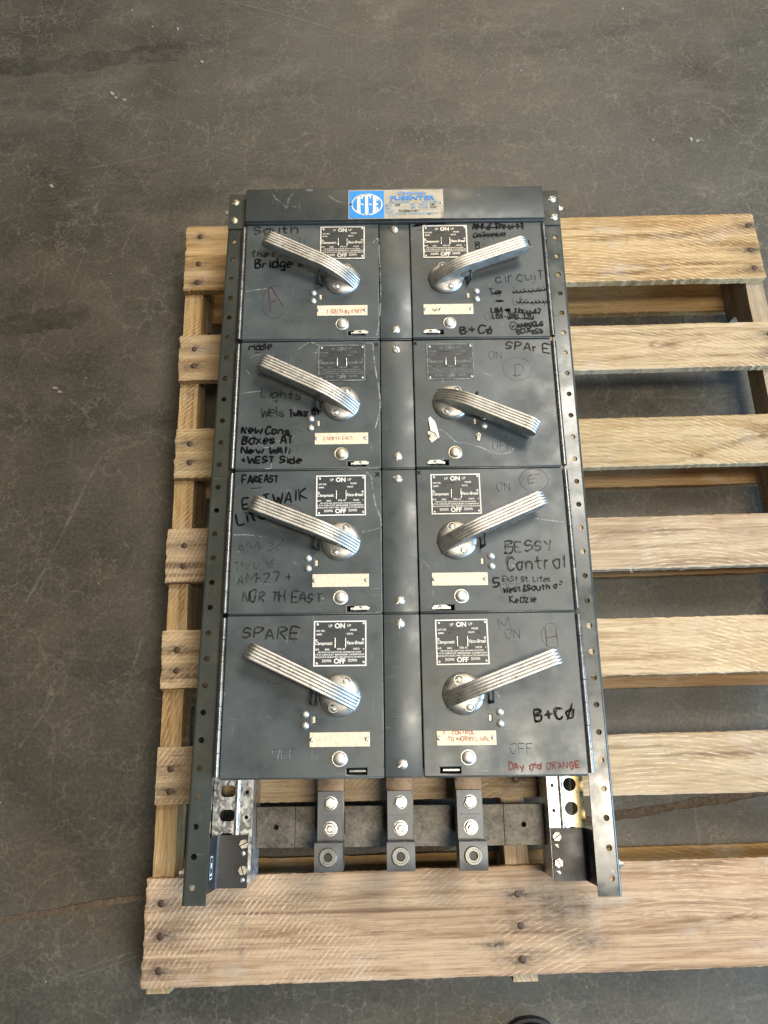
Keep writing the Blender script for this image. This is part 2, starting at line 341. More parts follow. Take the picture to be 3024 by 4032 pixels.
def strokes(ch):
    out = []
    for s in GL.get(ch, GL.get(ch.upper(), '')).replace(' ', '|').split('|'):
        d = [int(c) for c in s]
        if len(d) % 2: d = d[:-1]
        if len(d) >= 4: out.append([(d[i], d[i+1]) for i in range(0, len(d), 2)])
    return out
def smooth_line(p, n=4):
    if len(p) < 3: return [tuple(Vector(p[0]).lerp(Vector(p[-1]), t/4)) for t in range(5)] if len(p) == 2 else p
    P = [Vector(a) for a in p]; o = []
    for i in range(len(P)-1):
        p0 = P[max(i-1, 0)]; p1 = P[i]; p2 = P[i+1]; p3 = P[min(i+2, len(P)-1)]
        for k in range(n):
            t = k/n; o.append(.5*((2*p1) + (p2-p0)*t + (2*p0-5*p1+4*p2-p3)*t*t + (3*p1-p0-3*p2+p3)*t**3))
    o.append(P[-1]); return [tuple(a) for a in o]
_lift = [0]
def ribbon(bm, pts, w, z, taper=True, wob=.18):
    P = [Vector(p[:2]) for p in pts]; Q = [P[0]]
    for p in P[1:]:
        if (p - Q[-1]).length > w*.12: Q.append(p)
    _lift[0] = (_lift[0] + 1) % 9; z = z + _lift[0]*.00002
    if len(Q) < 2: Q = [P[0] - Vector((w*.4, 0)), P[0] + Vector((w*.4, 0))]
    L = []; n = len(Q)
    for i, p in enumerate(Q):
        t = (Q[min(i+1, n-1)] - Q[max(i-1, 0)])
        t = t.normalized() if t.length > 1e-9 else Vector((1, 0)); nn = Vector((-t.y, t.x))
        ww = w*.5*(1 + wob*random.uniform(-1, 1))
        if taper and i in (0, n-1): ww *= .6
        q0 = p - t*ww*.7 if i == 0 else (p + t*ww*.7 if i == n-1 else p)
        L.append((bm.verts.new((*(q0 + nn*ww), z)), bm.verts.new((*(q0 - nn*ww), z))))
    for a, b in zip(L, L[1:]):
        bm.faces.new((a[0], a[1], b[1], b[0]))
def write(bm, s, p0, p1, cap, wid, z, jit=.35, slant=0.):
    """hand-print s from p0 to p1 along the baseline"""
    d = p1 - p0; ln = d.length; ex = d/ln; ey = Vector((-ex.y, ex.x)); toks = []
    i = 0
    while i < len(s):
        toks.append('o/' if s[i] == 'ø' else s[i]); i += 1
    adv = [3.2 if t == ' ' else (2.6 if t in "il'.I" else 5.6 if t not in 'mwMW' else 6.3) for t in toks]; tot = sum(adv) - 1.4; x = 0
    for t, a in zip(toks, adv):
        gs = random.uniform(.86, 1.14); gy = random.uniform(-.35, .35); gl = random.uniform(-.12, .16)
        for st in strokes(t) if t != ' ' else []:
            ox = -1.3 if t in "il'.I" else 0
            pts = smooth_line([((px + ox)*(1.5 if t in 'mwMW' else 1.0)*.95 + random.uniform(-jit, jit), py - 2 + random.uniform(-jit, jit)*.8) for px, py in st])
            ribbon(bm, [p0 + ex*((x + a_*gs + (slant + gl)*b_)/tot*ln) + ey*((b_*gs + gy)/6*cap) for a_, b_ in pts], wid, z)
        x += a
def scribble(bm, p0, p1, h, wid, z, loops=6, seed=0):
    rr = random.Random(seed); d = p1 - p0; ln = d.length; ex = d/ln; ey = Vector((-ex.y, ex.x)); pts = []
    N = loops*12; ph = rr.uniform(0, 6)
    for i in range(N+1):
        t = i/N; a = t*loops*2*math.pi + ph; k = .55 + .45*math.sin(3.1*a*.31 + seed)
        pts.append(p0 + ex*(t*ln + math.cos(a)*h*.55*k) + ey*(h*.45 + math.sin(a)*h*.5*k))
    ribbon(bm, pts, wid, z, wob=.35)
def ring_pts(c, rx, ry, a0=0, a1=360, n=40, wob=.03):
    return [c + Vector((rx*(1+random.uniform(-wob, wob)*.3)*math.cos(R(a0+(a1-a0)*i/n)), ry*(1+random.uniform(-wob, wob))*math.sin(R(a0+(a1-a0)*i/n)))) for i in range(n+1)]

# ================================================================== floor
J0 = Vector((-.255, .090)); J1 = Vector((.929, .239)); jd = (J1-J0).normalized(); jn = Vector((-jd.y, jd.x))
bm = bmesh.new(); rr = random.Random(3); N = 520
ss = [-9.] + [(-.9 + 2.7*i/N) for i in range(N+1)] + [9.]
up, lo, ub, lb = [], [], [], []
wu = wl = 0
for i, s_ in enumerate(ss):
    wu = wu*.80 + rr.gauss(0, .0008); wl = wl*.80 + rr.gauss(0, .0008)
    k = 1.0 if s_ > .55 else .8
    a = J0 + jd*s_ + jn*(.0062*k + wu); b_ = J0 + jd*s_ - jn*(.0062*k + wl)
    up.append(bm.verts.new((a.x, a.y, 0))); lo.append(bm.verts.new((b_.x, b_.y, 0)))
    a2 = a - jn*.0022; b2 = b_ + jn*.0022
    ub.append(bm.verts.new((a2.x, a2.y, -.0016 + rr.uniform(-.0006, .0006)))); lb.append(bm.verts.new((b2.x, b2.y, -.0016 + rr.uniform(-.0006, .0006))))
far = [bm.verts.new((*(J0 + jd*s_ + jn*9), 0)) for s_ in ss]; near = [bm.verts.new((*(J0 + jd*s_ - jn*9), 0)) for s_ in ss]
for i in range(len(ss)-1):
    for k, (A, B) in enumerate(((up, far), (near, lo), (ub, up), (lo, lb), (lb, ub))):
        f = bm.faces.new((A[i], A[i+1], B[i+1], B[i])); f.material_index = 0 if k < 2 else 1
floor = mk('floor', bm, ['concrete', 'joint']); floor['kind'] = 'structure'
# the concrete's drag marks and scratches
bm = bmesh.new()
def fl(*px): return [W(u, v, 0).to_2d() for u, v in px]
for pts, wd in ((((60,2420),(150,2290),(360,1870),(400,1800)), .006), (((70,2950),(160,2830),(265,2670)), .0055), (((515,2665),(560,2510)), .005), (((235,3850),(400,3790),(560,3735)), .003), (((270,3855),(420,3810),(560,3757)), .002),
    (((880,0),(1120,60),(1360,130),(1490,172)), .0035), (((270,705),(330,695)), .004), (((230,690),(420,650),(560,625),(660,600)), .003), (((480,990),(530,890)), .004), (((2240,320),(2290,215)), .003), (((1510,0),(1520,60)), .004), (((1545,20),(1555,85)), .006),
    (((2680,540),(2770,555)), .006), (((2560,1175),(2600,1170)), .004), (((200,1060),(330,980),(280,1130)), .003), (((1750,560),(1785,720)), .002), (((2265,3915),(2310,3905)), .006), (((2830,3945),(2960,3930),(3024,3915)), .006)):
    ribbon(bm, smooth_line([tuple(p) for p in fl(*pts)], 8), wd, .0006, wob=.4)
mk('floor_scratches', bm, 'floorscratch', floor)
bm = bmesh.new()
for pts, wd in ((((0,265),(260,255),(480,225),(720,205)), .045), (((0,1285),(140,1270),(330,1230)), .05), (((2300,3545),(2700,3535)), .01)):
    ribbon(bm, smooth_line([tuple(p) for p in fl(*pts)], 8), wd, .0004, wob=.3)
mk('floor_rub_marks', bm, 'floordark', floor)
# crumbs of grit and paint chips
bm = bmesh.new(); rr = random.Random(12)
def chip(x, y, s, z=0):
    n = rr.choice((4, 5, 6)); a0 = rr.uniform(0, 6); e = rr.uniform(.45, 1)
    b0 = [bm.verts.new((x + s*math.cos(a0+6.283*i/n)*rr.uniform(.6, 1.1), y + s*e*math.sin(a0+6.283*i/n)*rr.uniform(.6, 1.1), z - .0003)) for i in range(n)]
    t0 = [bm.verts.new((v.co.x*.7 + x*.3, v.co.y*.7 + y*.3, z + s*rr.uniform(.3, .6))) for v in b0]
    bm.faces.new(t0)
    for i in range(n): bm.faces.new((b0[i], b0[(i+1) % n], t0[(i+1) % n], t0[i]))
for i in range(260):
    x, y = rr.uniform(-.55, 1.3), rr.uniform(-.1, 2.0); chip(x, y, rr.choice((.0006, .0008, .0011, .0014)))
for u, v, s in ((205,735,.008),(440,370,.006),(455,385,.004),(490,395,.005),(700,115,.005),(795,245,.005),(220,1530,.008),(235,1545,.007),(1230,735,.003),(2570,552,.0035),(2720,550,.006),(2745,556,.005),(340,1490,.003),(2050,280,.004),(520,40,.003),(600,105,.003),(2450,35,.005)):
    p = W(u, v, 0); chip(p.x, p.y, s)
deb = mk('floor_grit', bm, flat('pale_grit', (.27, .25, .21), .8, 0, .3)); tag(deb, 'pale grit and paint chips scattered on the concrete floor', 'grit', kind='stuff')

# ================================================================== pallet
pallet = bpy.data.objects.new('wooden_pallet', None); col.objects.link(pallet); pallet.location = (.51, .62, 0)
tag(pallet, 'worn wooden pallet with seven slats lying on the concrete floor', 'pallet')
po = Vector(pallet.location)
def wood_board(name, L_, y0a, y1a, y0b, y1b, x0, z0, z1, mat, nails=(), knots=(), stain=(), dx=.004, dy=.0025, seed=0, parent=pallet, end_dirt=.0):
    """board along x with uneven sawn edges; y0a/y1a lower and upper edge at its left end, y0b/y1b at its right end"""
    rr = np.random.RandomState(seed+5); nx = int(L_/dx)+1; ny = max(8, int((y1a-y0a)/dy)+1)
    xs = np.linspace(0, L_, nx); ts = np.linspace(0, 1, ny)
    def walk(s, k): 
        r = np.convolve(rr.randn(nx+20), np.ones(k)/k, 'same')[10:10+nx]*s; return r
    e0 = y0a + (y0b-y0a)*xs/L_ + walk(.0012, 25) + walk(.0004, 2); e1 = y1a + (y1b-y1a)*xs/L_ + walk(.0012, 25) + walk(.0004, 2)
    X = np.repeat(xs[:, None], ny, 1); Y = e0[:, None] + (e1-e0)[:, None]*ts[None]
    X = X + np.where(X < dx*.5, walk(.004, 5)[:1], 0)
    X[0] += np.convolve(rr.randn(ny+8), np.ones(4)/4, 'same')[4:4+ny]*.0014; X[-1] += np.convolve(rr.randn(ny+8), np.ones(4)/4, 'same')[4:4+ny]*.0014
    Zt = z1 + np.convolve(rr.randn(nx+80), np.ones(60)/60, 'same')[40:40+nx][:, None]*.002
    Zt = np.repeat(Zt, ny, 1); Zt[:, 0] -= .0012; Zt[:, -1] -= .0012; Zt[0] -= .0008; Zt[-1] -= .0008
    grain = Y.copy(); kn = np.zeros_like(X); st = np.zeros_like(X)
    xx = X + x0
    for kx, ky, kr, ke in knots:
        d = np.sqrt(((xx-kx)/ke)**2 + (Y-ky)**2); f = np.exp(-(d/(kr*2.4))**2)
        grain = grain + np.sign(Y-ky+1e-6)*f*kr*1.3; kn = np.maximum(kn, np.clip(1.0-d/(kr*.75), 0, .7)); kn = np.maximum(kn, .95*np.exp(-((Y-ky-.25*(xx-kx))/.0016)**2)*np.exp(-((xx-kx)/(kr*ke*.7))**2))
        kn = np.maximum(kn, .6*np.exp(-((d-kr)/(kr*.16))**2)*(.5+.5*np.sin(xx*160+ky*90)))
    for nxp, nyp in nails:
        d = np.hypot((xx-nxp)/2.6, Y-nyp); st = np.maximum(st, .9*np.exp(-(d/.009)**1.3)*rr.uniform(.6, 1.1))
        d2 = np.where(rr.rand() < .6, nxp-xx, xx-nxp); stk = np.exp(-((Y-nyp-.002)/.0055)**2)*np.exp(-np.clip(d2, 0, 9)/.03)*(d2 > -.006); st = np.maximum(st, stk*rr.uniform(.3, .85))
        crackm = np.exp(-((Y-nyp)/.0012)**2)*(d2 > -.01)*(d2 < .045); st = np.maximum(st, crackm*.45)
    for sx, sy, rx, ry, k in stain:
        d = np.sqrt(((xx-sx)/rx)**2 + ((Y-sy)/ry)**2); nz = np.convolve(rr.randn(nx), np.ones(4)/4, 'same')[:, None]*.5 + np.convolve(rr.randn(ny), np.ones(3)/3, 'same')[None]*.5
        st = np.maximum(st, np.clip(k*np.exp(-d**2)*(1 + nz*1.1), 0, .9))
    st = np.clip(st, 0, 1)
    n = nx*ny; V = np.zeros((2*n, 3)); V[:n, 0] = X.ravel(); V[:n, 1] = Y.ravel(); V[:n, 2] = Zt.ravel(); V[n:, :2] = V[:n, :2]; V[n:, 2] = z0
    V[:, 0] += x0; V[:, 2] += 0
    ym = (y0a+y1a)/2; org = np.array([x0+L_/2, ym, z0]); V -= org
    F = []
    I = np.arange(n).reshape(nx, ny); a = I[:-1, :-1].ravel(); b_ = I[1:, :-1].ravel(); c = I[1:, 1:].ravel(); d = I[:-1, 1:].ravel()
    F += np.stack([a, b_, c, d], 1).tolist()
    F.append([int(i)+n for i in np.concatenate([I[:, 0][::-1], I[0, 1:], I[1:, -1], I[-1, 1:-1][::-1]])])
    for seq in (I[:, 0][::-1], I[:, -1], I[0, :], I[-1, ::-1]):
        for i, j in zip(seq[:-1], seq[1:]): F.append([int(i), int(j), int(j)+n, int(i)+n])
    me = bpy.data.meshes.new(name); me.from_pydata(V.tolist(), [], F)
    for nm, arr in (('stain', st), ('knot', kn), ('grain', grain)):
        at = me.attributes.new(nm, 'FLOAT', 'POINT'); full = np.concatenate([arr.ravel(), arr.ravel()*(1 if nm == 'grain' else .3)]); at.data.foreach_set('value', full.astype(np.float32))
    me.polygons.foreach_set('use_smooth', [True]*len(me.polygons)); me.set_sharp_from_angle(angle=R(40)); me.materials.append(mat)
    o = bpy.data.objects.new(name, me); col.objects.link(o); o.parent = parent; o.location = Vector(org.tolist()) - po; return o
nb = bmesh.new(); lathe(nb, [(.0048, -.002), (.0048, .0008), (.0042, .0014), (.0012, .0012), (0, .0013)], 14); nail_src = mk('nail', nb, 'nail', smooth=50)
col.objects.unlink(nail_src)
LE = [((739,891),(725,1142)),((710,1320),(700,1498)),((688.5,1690),(678,1882)),((664,2083.5),(653,2294)),((638.6,2484),(628,2712.5)),((610,2943),(600,3171)),((572,3461),(548,3896))]
def z5(a, b, s, x, y): return (a + x*s, b + y*s)
RE = [((2966,838),(3014,1092)), (z5(2160,780,864/1659,1659,932), z5(2160,780,864/1659,1659,1265)), (z5(2200,1500,824/1659,1659,260), z5(2200,1500,824/1659,1659,645)), (z5(2200,1500,824/1659,1659,1045), z5(2200,1500,824/1659,1659,1455)),
      (z5(2300,2200,724/1456,1456,440), z5(2300,2200,724/1456,1456,890)), (z5(2300,2200,724/1456,1456,1355), z5(2300,2200,724/1456,1456,1848)), ((3024,3373),(3024,3805))]
XS = (.0155, .5115, 1.0105)     # stringer centre lines
NAILPX = {0:[((788,932),(782,1039),(778,1112)), None, ((2948,888),(2958,985),(2972,1055))], 1:[((766,1375),(763,1441)), None, ()], 2:[((747,1748),(747,1820)), None, ()],
          3:[((726,2148),(721,2229)), None, ()], 4:[((698,2559),(694,2641)), None, ()], 5:[((671,3028),(668,3117)), None, ()], 6:[((635,3558),(633,3688),(625,3824)), ((2038,3521),(2051,3645),(2058,3778)), ()]}
KN = {1:[(.835,.962,.009,3.4)], 2:[(.856,.757,.008,1.6),(.965,.79,.012,1.2)], 5:[(.33,.28,.006,1.4)], 6:[(.80,.085,.005,6.)]}
MT = (0, 1, 1, 1, 1, 1, 2)
boards = []
for i in range(7):
    a, b_ = W(*LE[i][0], ZP), W(*LE[i][1], ZP); c, d = W(*RE[i][0], ZP), W(*RE[i][1], ZP)
    x0 = (a.x+b_.x)/2; L_ = 1.0245 - x0 if i == 0 else 1.022 - x0
    def ext(p, r_): return p.y + (r_.y-p.y)*(L_)/(r_.x-p.x)
    nl = []
    for side, px in enumerate(NAILPX[i]):
        if px: nl += [W(u, v, ZP).to_2d() for u, v in px]
        elif side == 2 or (side == 1):
            f = (XS[side]-x0)/L_; yb = b_.y + (ext(b_, d)-b_.y)*f; yt = a.y + (ext(a, c)-a.y)*f
            nl += [Vector((XS[side] + random.uniform(-.006, .006), yb + (yt-yb)*k)) for k in ((.2, .5, .8) if i in (0, 6) else (.3, .7))]
    stn = [(.57, .105, .06, .026, .42), (.50, .11, .012, .035, .45), (.60, .06, .03, .010, .5), (.47, .06, .02, .008, .5), (.13, .08, .004, .05, .3)] if i == 6 else [(.045, .43, .06, .010, .5), (.09, .47, .04, .02, .35)] if i == 4 else [(.02, .7, .03, .012, .3)] if i == 3 else []
    if i == 0: stn += [(.75, 1.175, .05, .004, .35), (1.0, 1.2, .015, .006, .5)]
    o = wood_board('deck_board', L_, b_.y, a.y, ext(b_, d), ext(a, c), x0, ZP-.016, ZP, WOODS[MT[i]], [tuple(p) for p in nl], KN.get(i, []), stn, seed=i, dx=.0035, dy=.0024)
    for p in nl:
        n_ = inst('nail', nail_src, o, Vector((p.x, p.y, ZP + random.uniform(-.0009, .0004))) - po - o.location, random.uniform(0, 6))
    # slivers torn along the sawn lower edge
    if i < 5:
        sb = bmesh.new(); rr = random.Random(40+i)
        for k in range(16):
            t = rr.uniform(.3, 1.) if rr.random() < .8 else rr.uniform(0, .1); x = x0 + L_*t; y = b_.y + (ext(b_, d)-b_.y)*t
            ang = rr.uniform(-.9, .9) - math.pi/2*rr.choice((.3, 1, 1)); ln = rr.uniform(.003, .009)*(1.5 if rr.random() < .15 else 1); wd = rr.uniform(.0003, .0009)
            dx_, dy_ = math.cos(ang)*ln, math.sin(ang)*ln; z = ZP - rr.uniform(.001, .008)
            v = [sb.verts.new(p) for p in ((x-wd, y+.001, z), (x+wd, y+.001, z), (x, y+.001, z-wd*1.6), (x+dx_, y+dy_, z+rr.uniform(-.003, .002)))]
            for f in ((0,1,2),(0,1,3),(1,2,3),(2,0,3)): sb.faces.new([v[j] for j in f])
        s_ = mk('splinters', sb, WOODS[1], o, loc=-Vector(o.location) - po); s_['kind'] = 'stuff'
# bottom boards
for i, (ya, yb) in enumerate(((.02, .166), (.402, .492), (.586, .676), (.746, .836), (1.094, 1.226))):
    o = wood_board('bottom_board', 1.02, ya, yb, ya-.002, yb-.002, .002, 0.0, .016, WOODS[3], seed=20+i, dx=.008, dy=.005)
# stringers with two fork notches each
def stringer(xc, wd, mat, seed):
    rr = np.random.RandomState(seed); y0, y1 = .012, 1.228; z0, z1 = .0162, ZP-.0162
    prof = []
    def arc(cx, cz, r, a0, a1): return [(cx + r*math.cos(R(a0+(a1-a0)*k/4)), cz + r*math.sin(R(a0+(a1-a0)*k/4))) for k in range(5)]
    nz = z0 + .038; rad = .012; prof += [(y0, z0)]
    for n0 in (.165, .830):
        n1 = n0 + .228
        prof += [(n0, z0)] + arc(n0+rad, nz-rad, rad, 180, 90) + arc(n1-rad, nz-rad, rad, 90, 0) + [(n1, z0)]
    prof += [(y1, z0)]
    top = [(y, z1) for y in np.linspace(y1, y0, 60)]
    prof += top; bm = bmesh.new()
    A = [bm.verts.new((-wd/2 + rr.uniform(-.0005, .0005), y, z)) for y, z in prof]; B = [bm.verts.new((wd/2 + rr.uniform(-.0005, .0005), y, z)) for y, z in prof]
    n = len(prof)
    fa = bm.faces.new(A); fb = bm.faces.new(B)
    for i in range(n): bm.faces.new((A[i], A[(i+1) % n], B[(i+1) % n], B[i]))
    bmesh.ops.rotate(bm, verts=bm.verts, cent=(0, 0, 0), matrix=Matrix.Rotation(R(-90), 3, 'Z'))    # grain runs along the board's own x
    bmesh.ops.triangulate(bm, faces=[f for f in bm.faces if len(f.verts) > 4])
    me = bpy.data.meshes.new('stringer'); bmesh.ops.recalc_face_normals(bm, faces=bm.faces); bm.to_mesh(me); bm.free()
    at = me.attributes.new('grain', 'FLOAT', 'POINT'); at.data.foreach_set('value', np.array([v.co.y + v.co.z*.6 for v in me.vertices], np.float32))
    o = mk('stringer', me, mat, pallet, loc=(xc - po.x, -po.y, 0), rz=R(90)); return o
stringer(XS[0], .031, WOODS[0], 1); stringer(XS[1], .033, WOODS[1], 2); stringer(XS[2], .031, WOODS[4], 3)

# ================================================================== panelboard
panel = bpy.data.objects.new('electrical_panelboard', None); col.objects.link(panel); panel.location = (PX, PY, ZP); panel.rotation_euler = (0, 0, YAW)
tag(panel, 'dark grey fused switch panelboard with eight lever handles lying on the pallet', 'panelboard')
ZR, ZD, ZH, ZC = .114, .126, .134, .064
# chassis behind the doors
bm = bmesh.new(); box(bm, -.196, .192, -.812, .080, .0005, ZR-.004); mk('chassis', bm, 'black', panel)
# ---- rails
def rail(side, h0, h27):
    a = Vector(h0); d = (Vector(h27) - a); ang = math.atan2(d.x, -d.y)         # lean from local -y
    pit = d.length/27; r = .004; t = .0025; yT, yB = .0905, -(27*pit + .0205)
    out, inn = (-.0117, .0183) if side < 0 else (.0117, -.0183)
    xo = out - math.copysign(r, out)
    holes = [circ(0, -i*pit, .0039, 14) for i in range(28)]
    xa, xb = sorted((xo, inn)); bm = plate_bm(rect(xa, xb, yB, yT), holes, -t, 0)
    pts = [(xo, 0)] + [(xo + math.copysign(r, out)*math.sin(R(15*k)), -r + r*math.cos(R(15*k))) for k in range(1, 7)] + [(out, -.030)]
    inner = [(p[0] - math.copysign(t, out), p[1]) for p in pts[::-1]]; inner = [(out - math.copysign(t, out), -.030), (out - math.copysign(t, out), -r), (xo, -t)]
    prof = pts + inner; A = [bm.verts.new((x, yT, z)) for x, z in prof]; B = [bm.verts.new((x, yB, z)) for x, z in prof]; n = len(prof)
    for i in range(n):
        if i == n-1: continue
        bm.faces.new((A[i], A[i+1], B[i+1], B[i]))
    bm.faces.new(A); bm.faces.new(B)
    o = mk('mounting_rail', bm, 'rail', panel, smooth=35, loc=(a.x, a.y, ZR), rz=ang)
    hb = bmesh.new()
    for y in (.0715, yB + .0345):
        lathe(hb, [(0, 0), (.0062, 0), (.0062, .005), (.0035, .0056), (.0035, .0095), (0, .0095)], 6)
        m = Matrix.Translation((out, y, -.020)) @ Matrix.Rotation(R(90 if side > 0 else -90), 4, 'Y')
        bmesh.ops.transform(hb, matrix=m, verts=[v for v in hb.verts if not v.tag])
        for v in hb.verts: v.tag = True
        mk('hex_bolt', hb, 'steel', o); hb = bmesh.new()
    hb.free(); return o, pit
railL, _ = rail(-1, (-.2565, .0005), (-.2636, -.9497)); railR, _ = rail(1, (.2631, .0012), (.2585, -.9446))
# ---- screw prototypes (built once, copied)
def proto(name, f, mat, smooth=40):
    bm = bmesh.new(); f(bm); o = mk(name, bm, mat, smooth=smooth); col.objects.unlink(o); return o
def panhead(bm, r=.007, h=.0034, slot=.0016):
    # domed head cut by a slot: two half domes
    n = 11
    for s in (1, -1):
        rings = []
        for k in range(5):
            a = k/4*math.pi/2; rr_ = r*math.cos(a)*.999; hh = h*math.sin(a)
            row = []
            for i in range(n):
                t = -math.pi/2 + math.pi*i/(n-1); x = max(rr_*math.cos(t), slot/2); row.append(bm.verts.new((s*x, rr_*math.sin(t), hh)))
            rings.append(row)
        for A, B in zip(rings, rings[1:]):
            for i in range(n-1):
                bm.faces.new((A[i], A[i+1], B[i+1], B[i]))
        # slot wall
        wall = [A[0] for A in rings] + [A[-1] for A in rings[::-1]]
        lowv = [bm.verts.new((v.co.x, v.co.y, max(0, v.co.z - h*.6))) for v in wall]
        for i in range(len(wall)-1): bm.faces.new((wall[i], wall[i+1], lowv[i+1], lowv[i]))
    v = [bm.verts.new((x*slot, y*r, h*.35)) for x, y in ((-.6, -1), (.6, -1), (.6, 1), (-.6, 1))]; bm.faces.new(v)
    lathe(bm, [(r, -.0003), (r, .0003)], 18)
P_pan = proto('slotted_screw', lambda b: panhead(b, .0066, .0034), 'steel')
P_small = proto('slotted_screw', lambda b: panhead(b, .0030, .0016, .0009), 'steel')
P_mid = proto('slotted_screw', lambda b: panhead(b, .0047, .0022, .0012), 'steel')
P_riv = proto('rivet', lambda b: lathe(b, [(.0052, -.0004), (.0052, .0006), (.0046, .0019), (.0030, .0030), (.0014, .0035), (0, .0036)], 20), 'steel', 60)
P_prv = proto('plate_rivet', lambda b: lathe(b, [(.0021, 0), (.0019, .0006), (.0010, .0011), (0, .0012)], 12), 'steel', 60)
P_btn = proto('latch_button', lambda b: lathe(b, [(.0105, -.0002), (.0098, .0007), (.0088, .0004), (.0083, .0006), (.0082, .0026), (.0070, .0041), (.0040, .0050), (0, .0052)], 28), 'steel', 60)
def hexslot(bm, r=.0062):
    lathe(bm, [(r, 0), (r, .0036), (r*.93, .0042), (r*.88, .0042), (0, .0040)], 6)
P_hex = proto('hex_screw', hexslot, 'brass', 30)
P_bolt = proto('hex_bolt', lambda b: (lathe(b, [(.0080, 0), (.0080, .0052), (.0066, .0064), (.003, .0066), (0, .0062)], 6), lathe(b, [(.0086, 0), (.0086, .0012), (.007, .0014)], 20)), 'brightsteel', 30)
P_nut = proto('hex_nut', lambda b: (lathe(b, [(.0083, 0), (.0083, .0052), (.0072, .0062), (.0052, .0062), (.0048, .0030), (.003, .0028)], 6), lathe(b, [(.0035, .002), (.0035, .0085), (.0028, .0092), (0, .0092)], 16), lathe(b, [(.0092, 0), (.0092, .0011), (.0076, .0012)], 20)), 'brightsteel', 30)
# ---- header with ears
bm = bmesh.new(); box(bm, -.2367, .2445, .0240, .0858, ZR-.030, ZH, .0016, 2); header = mk('header_cover', bm, 'header', panel, smooth=30)
bm = bmesh.new(); box(bm, -.2360, .2440, .0222, .0252, ZR-.02, ZH-.0045, .0012, 2); mk('lower_lip', bm, 'header', header, smooth=30)
for x0, x1, sx in ((-.2675, -.2395, (-.2565, -.2572)), (.2455, .2735, (.2630, .2632))):
    bm = bmesh.new(); box(bm, x0, x1, .0230, .0912, ZR + .0002, ZR + .0026, .0006, 1); ear = mk('header_ear', bm, 'rail', panel, smooth=30)
    inst('slotted_screw', P_pan, ear, (sx[0], .0733, ZR + .0026), R(-70), 'brass' if x0 < 0 else None); inst('slotted_screw', P_pan, ear, (sx[1], .0380, ZR + .0026), R(8 if x0 < 0 else -60), 'brass' if x0 < 0 else None)
# ---- maker's label on the header
lx0, lx1, ly0, ly1 = -.0708, .0825, .0246, .0806; ls = (lx1-lx0)/1405.
def LX(x): return lx0 + (x-118)*ls
def LY(y): return ly1 - (y-100)*(ly1-ly0)/430.
bm = bmesh.new(); nx, ny = 46, 16
gv = [[bm.verts.new((lx0 + (lx1-lx0)*i/nx, ly0 + (ly1-ly0)*j/ny, ZH + .0007 + .00045*max(0, i/nx-.42)*math.sin(i*.55 + j*.9) + (.0009 if (i == nx and j < 5) else 0))) for j in range(ny+1)] for i in range(nx+1)]
for i in range(nx):
    for j in range(ny): bm.faces.new((gv[i][j], gv[i+1][j], gv[i+1][j+1], gv[i][j+1]))
mk('maker_label', bm, 'silver', header, smooth=60)
zl = ZH + .00105
bm = plate_bm(rect(LX(130), LX(645), LY(520), LY(114)), [], zl-.0001, zl); mk('label_blue_field', bm, 'blue', header)
bm = bmesh.new(); z1 = zl + .0002
c0 = (LX(393), LY(318)); NE = 48
def ell(rx, ry): return [bm.verts.new((c0[0] + rx*ls*math.cos(2*math.pi*k/NE), c0[1] + ry*ls*math.sin(2*math.pi*k/NE), z1)) for k in range(NE)]
A_, B_ = ell(230, 190), ell(214, 174)
for k in range(NE): bm.faces.new((A_[k], A_[(k+1) % NE], B_[(k+1) % NE], B_[k]))
def poly(*p): bm.faces.new([bm.verts.new((LX(x), LY(y), z1)) for x, y in p])
poly((248, 205), (296, 178), (296, 448), (248, 420)); poly((236, 205), (248, 205), (248, 224), (236, 230)); poly((236, 410), (248, 400), (248, 420), (240, 418))           # I
poly((366, 166), (412, 166), (412, 468), (366, 468)); poly((310, 178), (366, 166), (366, 190), (330, 198), (328, 236), (312, 236)); poly((412, 166), (452, 174), (454, 234), (438, 234), (434, 196), (412, 190)); poly((354, 460), (366, 455), (366, 470), (354, 470)); poly((412, 455), (424, 460), (424, 470), (412, 470))   # T
poly((482, 182), (530, 206), (530, 424), (482, 450)); poly((530, 206), (560, 232), (560, 268), (545, 268), (540, 236), (530, 230)); poly((530, 306), (552, 300), (552, 334), (530, 328)); poly((530, 400), (542, 394), (546, 360), (560, 360), (560, 400), (530, 424))   # E
poly((308, 306), (340, 306), (340, 328), (308, 328)); poly((428, 306), (460, 306), (460, 328), (428, 328))
mk('label_monogram', bm, 'platesv', header)
bm = bmesh.new(); zt = zl + .0007
for s, x0, x1, yb, cap, bold, sh in (('Clampmatic', 850, 1275, 176, 46, .012, .35), ('FUSENTER', 738, 1400, 255, 58, .03, 0)):
    text_into(bm, s, LX(x0), LX(x1), LY(yb), LY(yb-cap), zt, bold, sh)
mk('label_title', bm, 'blue', header)
bm = bmesh.new()
for s, x0, x1, yb, cap, bold, sh in (('Vacu-Break', 725, 1040, 297, 32, .01, .35), ('PANELBOARD', 1212, 1430, 297, 24, .01, 0), ('MAINS', 668, 760, 345, 26, .02, 0), ('AMPS', 1030, 1105, 343, 24, .02, 0), ('VOLTAGE', 1165, 1300, 343, 26, .02, 0), ('NEUT', 668, 745, 390, 26, .02, 0), ('AMPS', 1030, 1110, 386, 24, .02, 0), ('SYSTEM', 1165, 1290, 384, 24, .02, 0), ('S.O. NO.', 668, 800, 440, 26, .02, 0), ('I-T-E CIRCUIT BREAKER COMPANY', 705, 1450, 476, 24, .01, 0), ('DETROIT', 705, 835, 502, 18, .01, 0)):
    text_into(bm, s, LX(x0), LX(x1), LY(yb), LY(yb-cap), zt, bold, sh)
